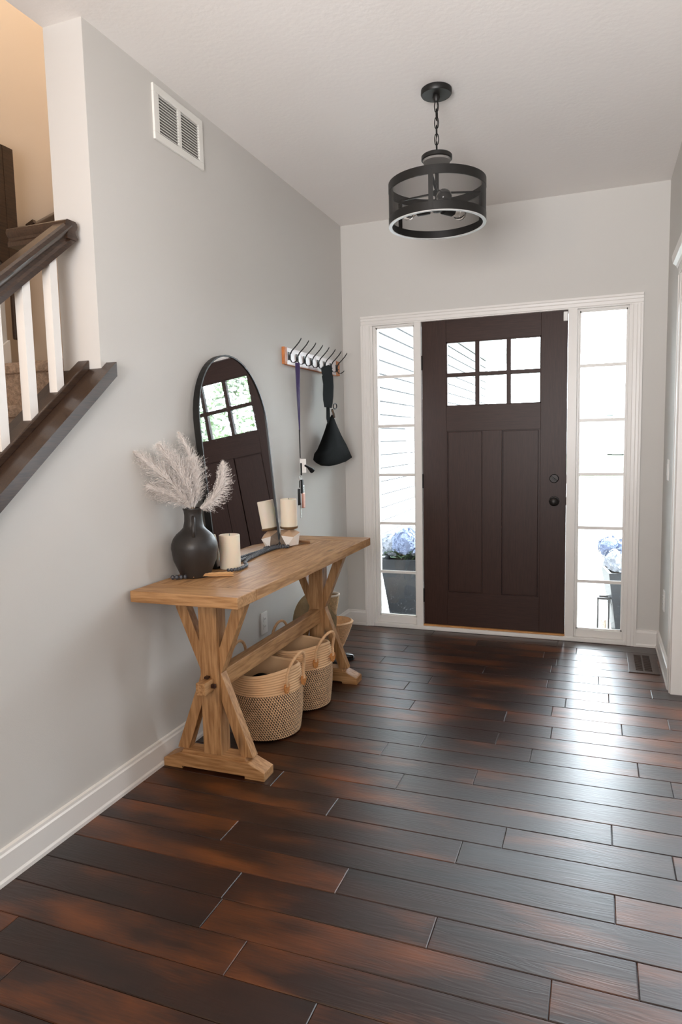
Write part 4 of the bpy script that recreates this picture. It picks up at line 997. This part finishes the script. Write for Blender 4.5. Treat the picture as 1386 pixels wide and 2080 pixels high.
# shoes
def shoe(loc, rz, label):
    o = empty('dress_shoe', loc, label, 'shoe', 'black shoes beside the far table foot', rz=rz)
    # length along +x, toe at +x
    secs = [(-.125,.026,.055,.0),(-.11,.032,.062,0),(-.07,.033,.064,0),(-.02,.034,.060,0),(.03,.040,.048,0),(.08,.042,.036,0),(.115,.034,.028,0),(.135,.018,.020,0),(.142,.004,.012,0)]
    vs = []; fs = []; n = 16
    for x, w2, h2, _ in secs:
        for k in range(n):
            a = 2*pi*k/n; yy = w2*cos(a); zz = h2*(.5+.5*sin(a)); zz = .010+zz*(1 if sin(a) > 0 else .9); vs.append((x, yy, zz))
    for i in range(len(secs)-1):
        for k in range(n): k2 = (k+1) % n; fs.append((i*n+k, i*n+k2, (i+1)*n+k2, (i+1)*n+k))
    fs += [tuple(range(n)), tuple((len(secs)-1)*n+k for k in range(n))]
    MB().add(vs, fs).build('upper', M['rubber'], o, smooth=True, angle=70)
    s = MB(); pts = [(-.128,-.02),(-.128,.02),(-.10,.035),(-.02,.035),(.05,.044),(.10,.042),(.138,.018),(.146,0),(.138,-.018),(.10,-.042),(.05,-.044),(-.02,-.035),(-.10,-.035)]
    s.prism(pts, 'z', 0, .012, .002); s.build('sole', M['blackmatte'], o)
shoe((.172, -.80, .001), radians(20), 'black shoe with its toe poking out beyond the far table leg')
shoe((.178, -.92, .001), radians(6), 'black shoe mostly hidden behind the far table leg, second of the pair')

# ================================================================= OUTSIDE
GZ = -.10
mb = MB(); mb.box(-.3, 4.5, .15, 2.3, GZ-.1, GZ); st(mb, 'porch_floor', M['concrete'], label='pale concrete porch outside the front door')
mb = MB(); mb.box(.9, 2.6, 2.3, 14, GZ-.13, GZ-.05); st(mb, 'trim_walkway', M['concrete'], label='pale concrete walkway leading away from the porch')
mb = MB(); mb.box(-30, .02, 6.6, 13, GZ-.2, GZ-.06); mb.box(.02, .9, 2.3, 13, GZ-.2, GZ-.06); mb.box(2.6, 30, .15, 13, GZ-.2, GZ-.06)
o = mb.build('lawn', M['grass']); tag(o, 'green front lawn beyond the porch', 'lawn', kind='stuff')
mb = MB(); mb.box(-60, 60, 13.5, 22, GZ-.3, GZ-.12); st(mb, 'street', M['asphalt'], label='pale street beyond the lawn')
mb = MB(); mb.box(-80, 80, 22, 90, GZ-.3, GZ-.10); mb.box(-60,60,-1,.14,GZ-.4,GZ-.3); o = mb.build('lawn', M['grass']); tag(o, 'green verge across the street', 'lawn', kind='stuff')
mb = MB(); mb.box(-60, 60, 12.9, 13.6, GZ-.3, GZ-.04); mb.box(-60,60,24,25.2,GZ-.3,GZ-.08); st(mb, 'sidewalk', M['concrete'], label='pale sidewalk strip along the street')
# garage side wall: lapped siding on x = .02
mb = MB(); ex = .107; z = GZ; 
while z < 2.50:
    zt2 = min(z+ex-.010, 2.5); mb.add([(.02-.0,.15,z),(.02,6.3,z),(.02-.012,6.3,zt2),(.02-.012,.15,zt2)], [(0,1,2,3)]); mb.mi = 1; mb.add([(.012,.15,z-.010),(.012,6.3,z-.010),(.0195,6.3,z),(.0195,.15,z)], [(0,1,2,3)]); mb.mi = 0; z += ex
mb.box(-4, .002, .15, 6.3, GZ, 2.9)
sd = st(mb, 'wall_garage', [M['siding'], M['siding_lap_shade']], label='white lap siding wall seen through the left sidelight')
mb = MB(); mb.box(-.04, .035, 6.22, 6.32, GZ, 2.5); st(mb, 'trim_corner', M['siding'])
mb = MB(); mb.box(-4, .52, .15, 6.8, 2.50, 2.56); mb.box(.50, .54, .15, 6.82, 2.46, 2.66); mb.box(-4, .54, 6.78, 6.82, 2.46, 2.66)
for k in range(60): mb.box(.03, .50, .2+k*.11, .204+k*.11, 2.494, 2.5)
st(mb, 'eave', M['siding'], label='white soffit and fascia of the garage eave')
mb = MB(); mb.prism([(.56, 2.62), (-2, 3.9), (-4.3, 2.9), (-4.3, 2.6)], 'y', .15, 6.9); st(mb, 'roof_garage', M['roofing'])
# planters
def planter(loc, label, r0, r1, h, rz):
    o = empty('tall_planter', loc, label, 'planter', None, rz=rz)
    mb = MB(); n = 4; q = []
    def ring(r, z): return [(r, r, z), (-r, r, z), (-r, -r, z), (r, -r, z)]
    vs = ring(r0, 0)+ring(r1, h)+ring(r1-.018, h)+ring(r1-.02, h-.05); fs = [(0,1,2,3)]
    for k in range(3):
        for i in range(4): j = (i+1) % 4; fs.append((k*4+i, k*4+j, k*4+4+j, k*4+4+i))
    mb.add(vs, fs); mb.build('pot', M['planter'], o)
    mb = MB(); mb.add(ring(r1-.02, h-.05), [(0,1,2,3)]); mb.build('soil', M['soil'], o)
    return o
def hydrangea(loc, heads, leaves, label, seed):
    random.seed(seed); o = empty('hydrangea', loc, label, 'plant')
    for (x, y, z, r, m) in heads:
        mb = MB()
        for i in range(170):
            # florets over a ball: four small petals each
            u = random.uniform(-1, 1); a = random.uniform(0, 2*pi); d = Vector((sqrt(1-u*u)*cos(a), sqrt(1-u*u)*sin(a), u))
            if d.z < -.75: continue
            p = Vector((x, y, z))+d*r*random.uniform(.9, 1.05); t1 = d.orthogonal().normalized(); t1.rotate(Matrix.Rotation(random.random()*3, 3, d)) if False else None
            t2 = d.cross(t1); s = r*.15; ph = random.random()*3
            for k in range(4):
                b = ph+k*pi/2; c1 = t1*cos(b)+t2*sin(b); c2 = t1*cos(b+.7)+t2*sin(b+.7); c0 = t1*cos(b-.7)+t2*sin(b-.7)
                mb.add([p, p+c0*s*.8+d*s*.2, p+c1*s*1.25+d*s*.1, p+c2*s*.8+d*s*.2], [(0,1,2,3)])
        mb.ell((x, y, z), r*.88, r*.88, r*.84, 14, 8)
        mb.build('flower_head', M[m], o)
        st_ = MB(); st_.tube([(x*.3, y*.3, -.02), (x*.8, y*.8, z*.5), (x, y, z-r*.7)], .005, 6); st_.build('stem', M['leafgreen'], o)
    for i in range(leaves):
        a = 2*pi*i/leaves+random.uniform(-.3,.3); L = random.uniform(.11,.16); w2 = L*.30; tip = random.uniform(-.02,.10); r_ = .03
        d = Vector((cos(a), sin(a), 0)); s = Vector((-sin(a), cos(a), 0)); mb = MB(); N = 7; vs = []; fs = []
        for k in range(N+1):
            t = k/N; c = d*(r_+L*t)+Vector((0,0,.01+tip*sin(t*2.2)+random.uniform(0,.0))); ww = w2*sin(pi*min(.98, max(.02, t)))**.8
            vs += [c-s*ww+Vector((0,0,.012)), c, c+s*ww+Vector((0,0,.012))]
        for k in range(N): fs += [(k*3, k*3+1, k*3+4, k*3+3), (k*3+1, k*3+2, k*3+5, k*3+4)]
        q = mb.add(vs, fs).build('leaf', M['leafgreen'], o, smooth=True, angle=180)
        m2 = q.modifiers.new('s', 'SOLIDIFY'); m2.thickness = .0015
planter((.245, .62, GZ), 'tall black tapered planter outside the left sidelight', .095, .165, .49, .12)
hydrangea((.245, .62, .36), [(-.09,-.03,.12,.10,'hydw'),(.03,-.08,.15,.105,'hydb'),(.13,.0,.12,.10,'hydw'),(.02,.10,.15,.10,'hydb')], 11, 'blue and white hydrangea in the planter outside the left sidelight', 5)
planter((1.87, .68, GZ), 'tall black tapered planter outside the right sidelight', .10, .165, .45, .15)
hydrangea((1.87, .68, .32), [(-.13,-.05,.19,.085,'hydb'),(-.09,-.13,.11,.090,'hydw'),(.0,-.08,.16,.11,'hydb'),(.10,.08,.15,.11,'hydw')], 11, 'pale blue hydrangea in the planter outside the right sidelight', 9)
lt_ = empty('porch_lantern', (1.700, .60, GZ), 'black open-frame lantern on the porch beside the right planter', 'lantern')
mb = MB(); a = .036; h = .265
for sx in (-1, 1):
    for sy in (-1, 1): mb.box(sx*a-.005, sx*a+.005, sy*a-.005, sy*a+.005, 0, h)
for z in (.0, h-.014):
    mb.box(-a, a, -a-.007, -a+.007, z, z+.014); mb.box(-a, a, a-.007, a+.007, z, z+.014); mb.box(-a-.007, -a+.007, -a, a, z, z+.014); mb.box(a-.007, a+.007, -a, a, z, z+.014)
mb.build('frame', M['black'], lt_)
mb = MB(); mb.lathe([(.020,.012),(.020,.10),(.001,.10)], seg=20); mb.build('candle', M['wax'], lt_, smooth=True)
# far house
fhs = empty('far_house', (4.2, 52, GZ), 'pale house across the street seen through the right sidelight', 'house')
mb = MB(); mb.box(-6, 6, 0, 9, 0, 3.0); mb.box(-1.6, 1.6, -1.2, 0, 0, 3.0); mb.build('wall', M['siding'], fhs)
mb = MB(); mb.prism([(-6.6, 2.9), (0, 5.4), (6.6, 2.9)], 'y', -.5, 9.5); mb.prism([(-2.0, 2.9), (0, 4.2), (2.0, 2.9)], 'y', -1.7, 1); mb.build('roof', M['roofing'], fhs)
for x in (-4.2, -3, 3.2): mb = MB(); mb.box(x-.5, x+.5, -.06, .02, 1.0, 2.3); mb.build('window', M['roofing'], fhs)
mb = MB(); mb.box(-.5, .5, -1.26, -1.18, 0, 2.1); mb.build('door', M['roofing'], fhs)
# trees seen only in the mirror's reflection of the door panes
def tree(loc, R, Hh, label, seed, n=5200):
    random.seed(seed); o = empty('leafy_tree', loc, label, 'tree', 'trees reflected in the mirror')
    mb = MB(); mb.tube([(0,0,0), (.05,0,Hh*.35), (0,.05,Hh*.7)], [.09,.07,.03], 8); mb.build('trunk', M['bark'], o, smooth=True)
    mb = MB()
    for i in range(n):
        u = random.uniform(-1,1); a = random.uniform(0,2*pi); rr = R*random.uniform(.35,1)**.5*(1+.15*sin(3*a+5*u))
        p = Vector((rr*sqrt(1-u*u)*cos(a), rr*sqrt(1-u*u)*sin(a), Hh*.56+u*Hh*.44)); d = Vector((random.gauss(0,1), random.gauss(0,1), random.gauss(0,1))).normalized(); e = d.orthogonal().normalized(); s = random.uniform(.04,.08)
        mb.add([p-d*s, p+e*s*.45, p+d*s, p-e*s*.45], [(0,1,2,3)])
    mb.build('crown', M['treegreen'], o)
tree((3.9, 6.4, GZ), 1.0, 3.3, 'left of the two leafy trees reflected in the mirror', 3)
tree((6.3, 8.4, GZ), 1.2, 3.1, 'right of the two leafy trees reflected in the mirror', 4)
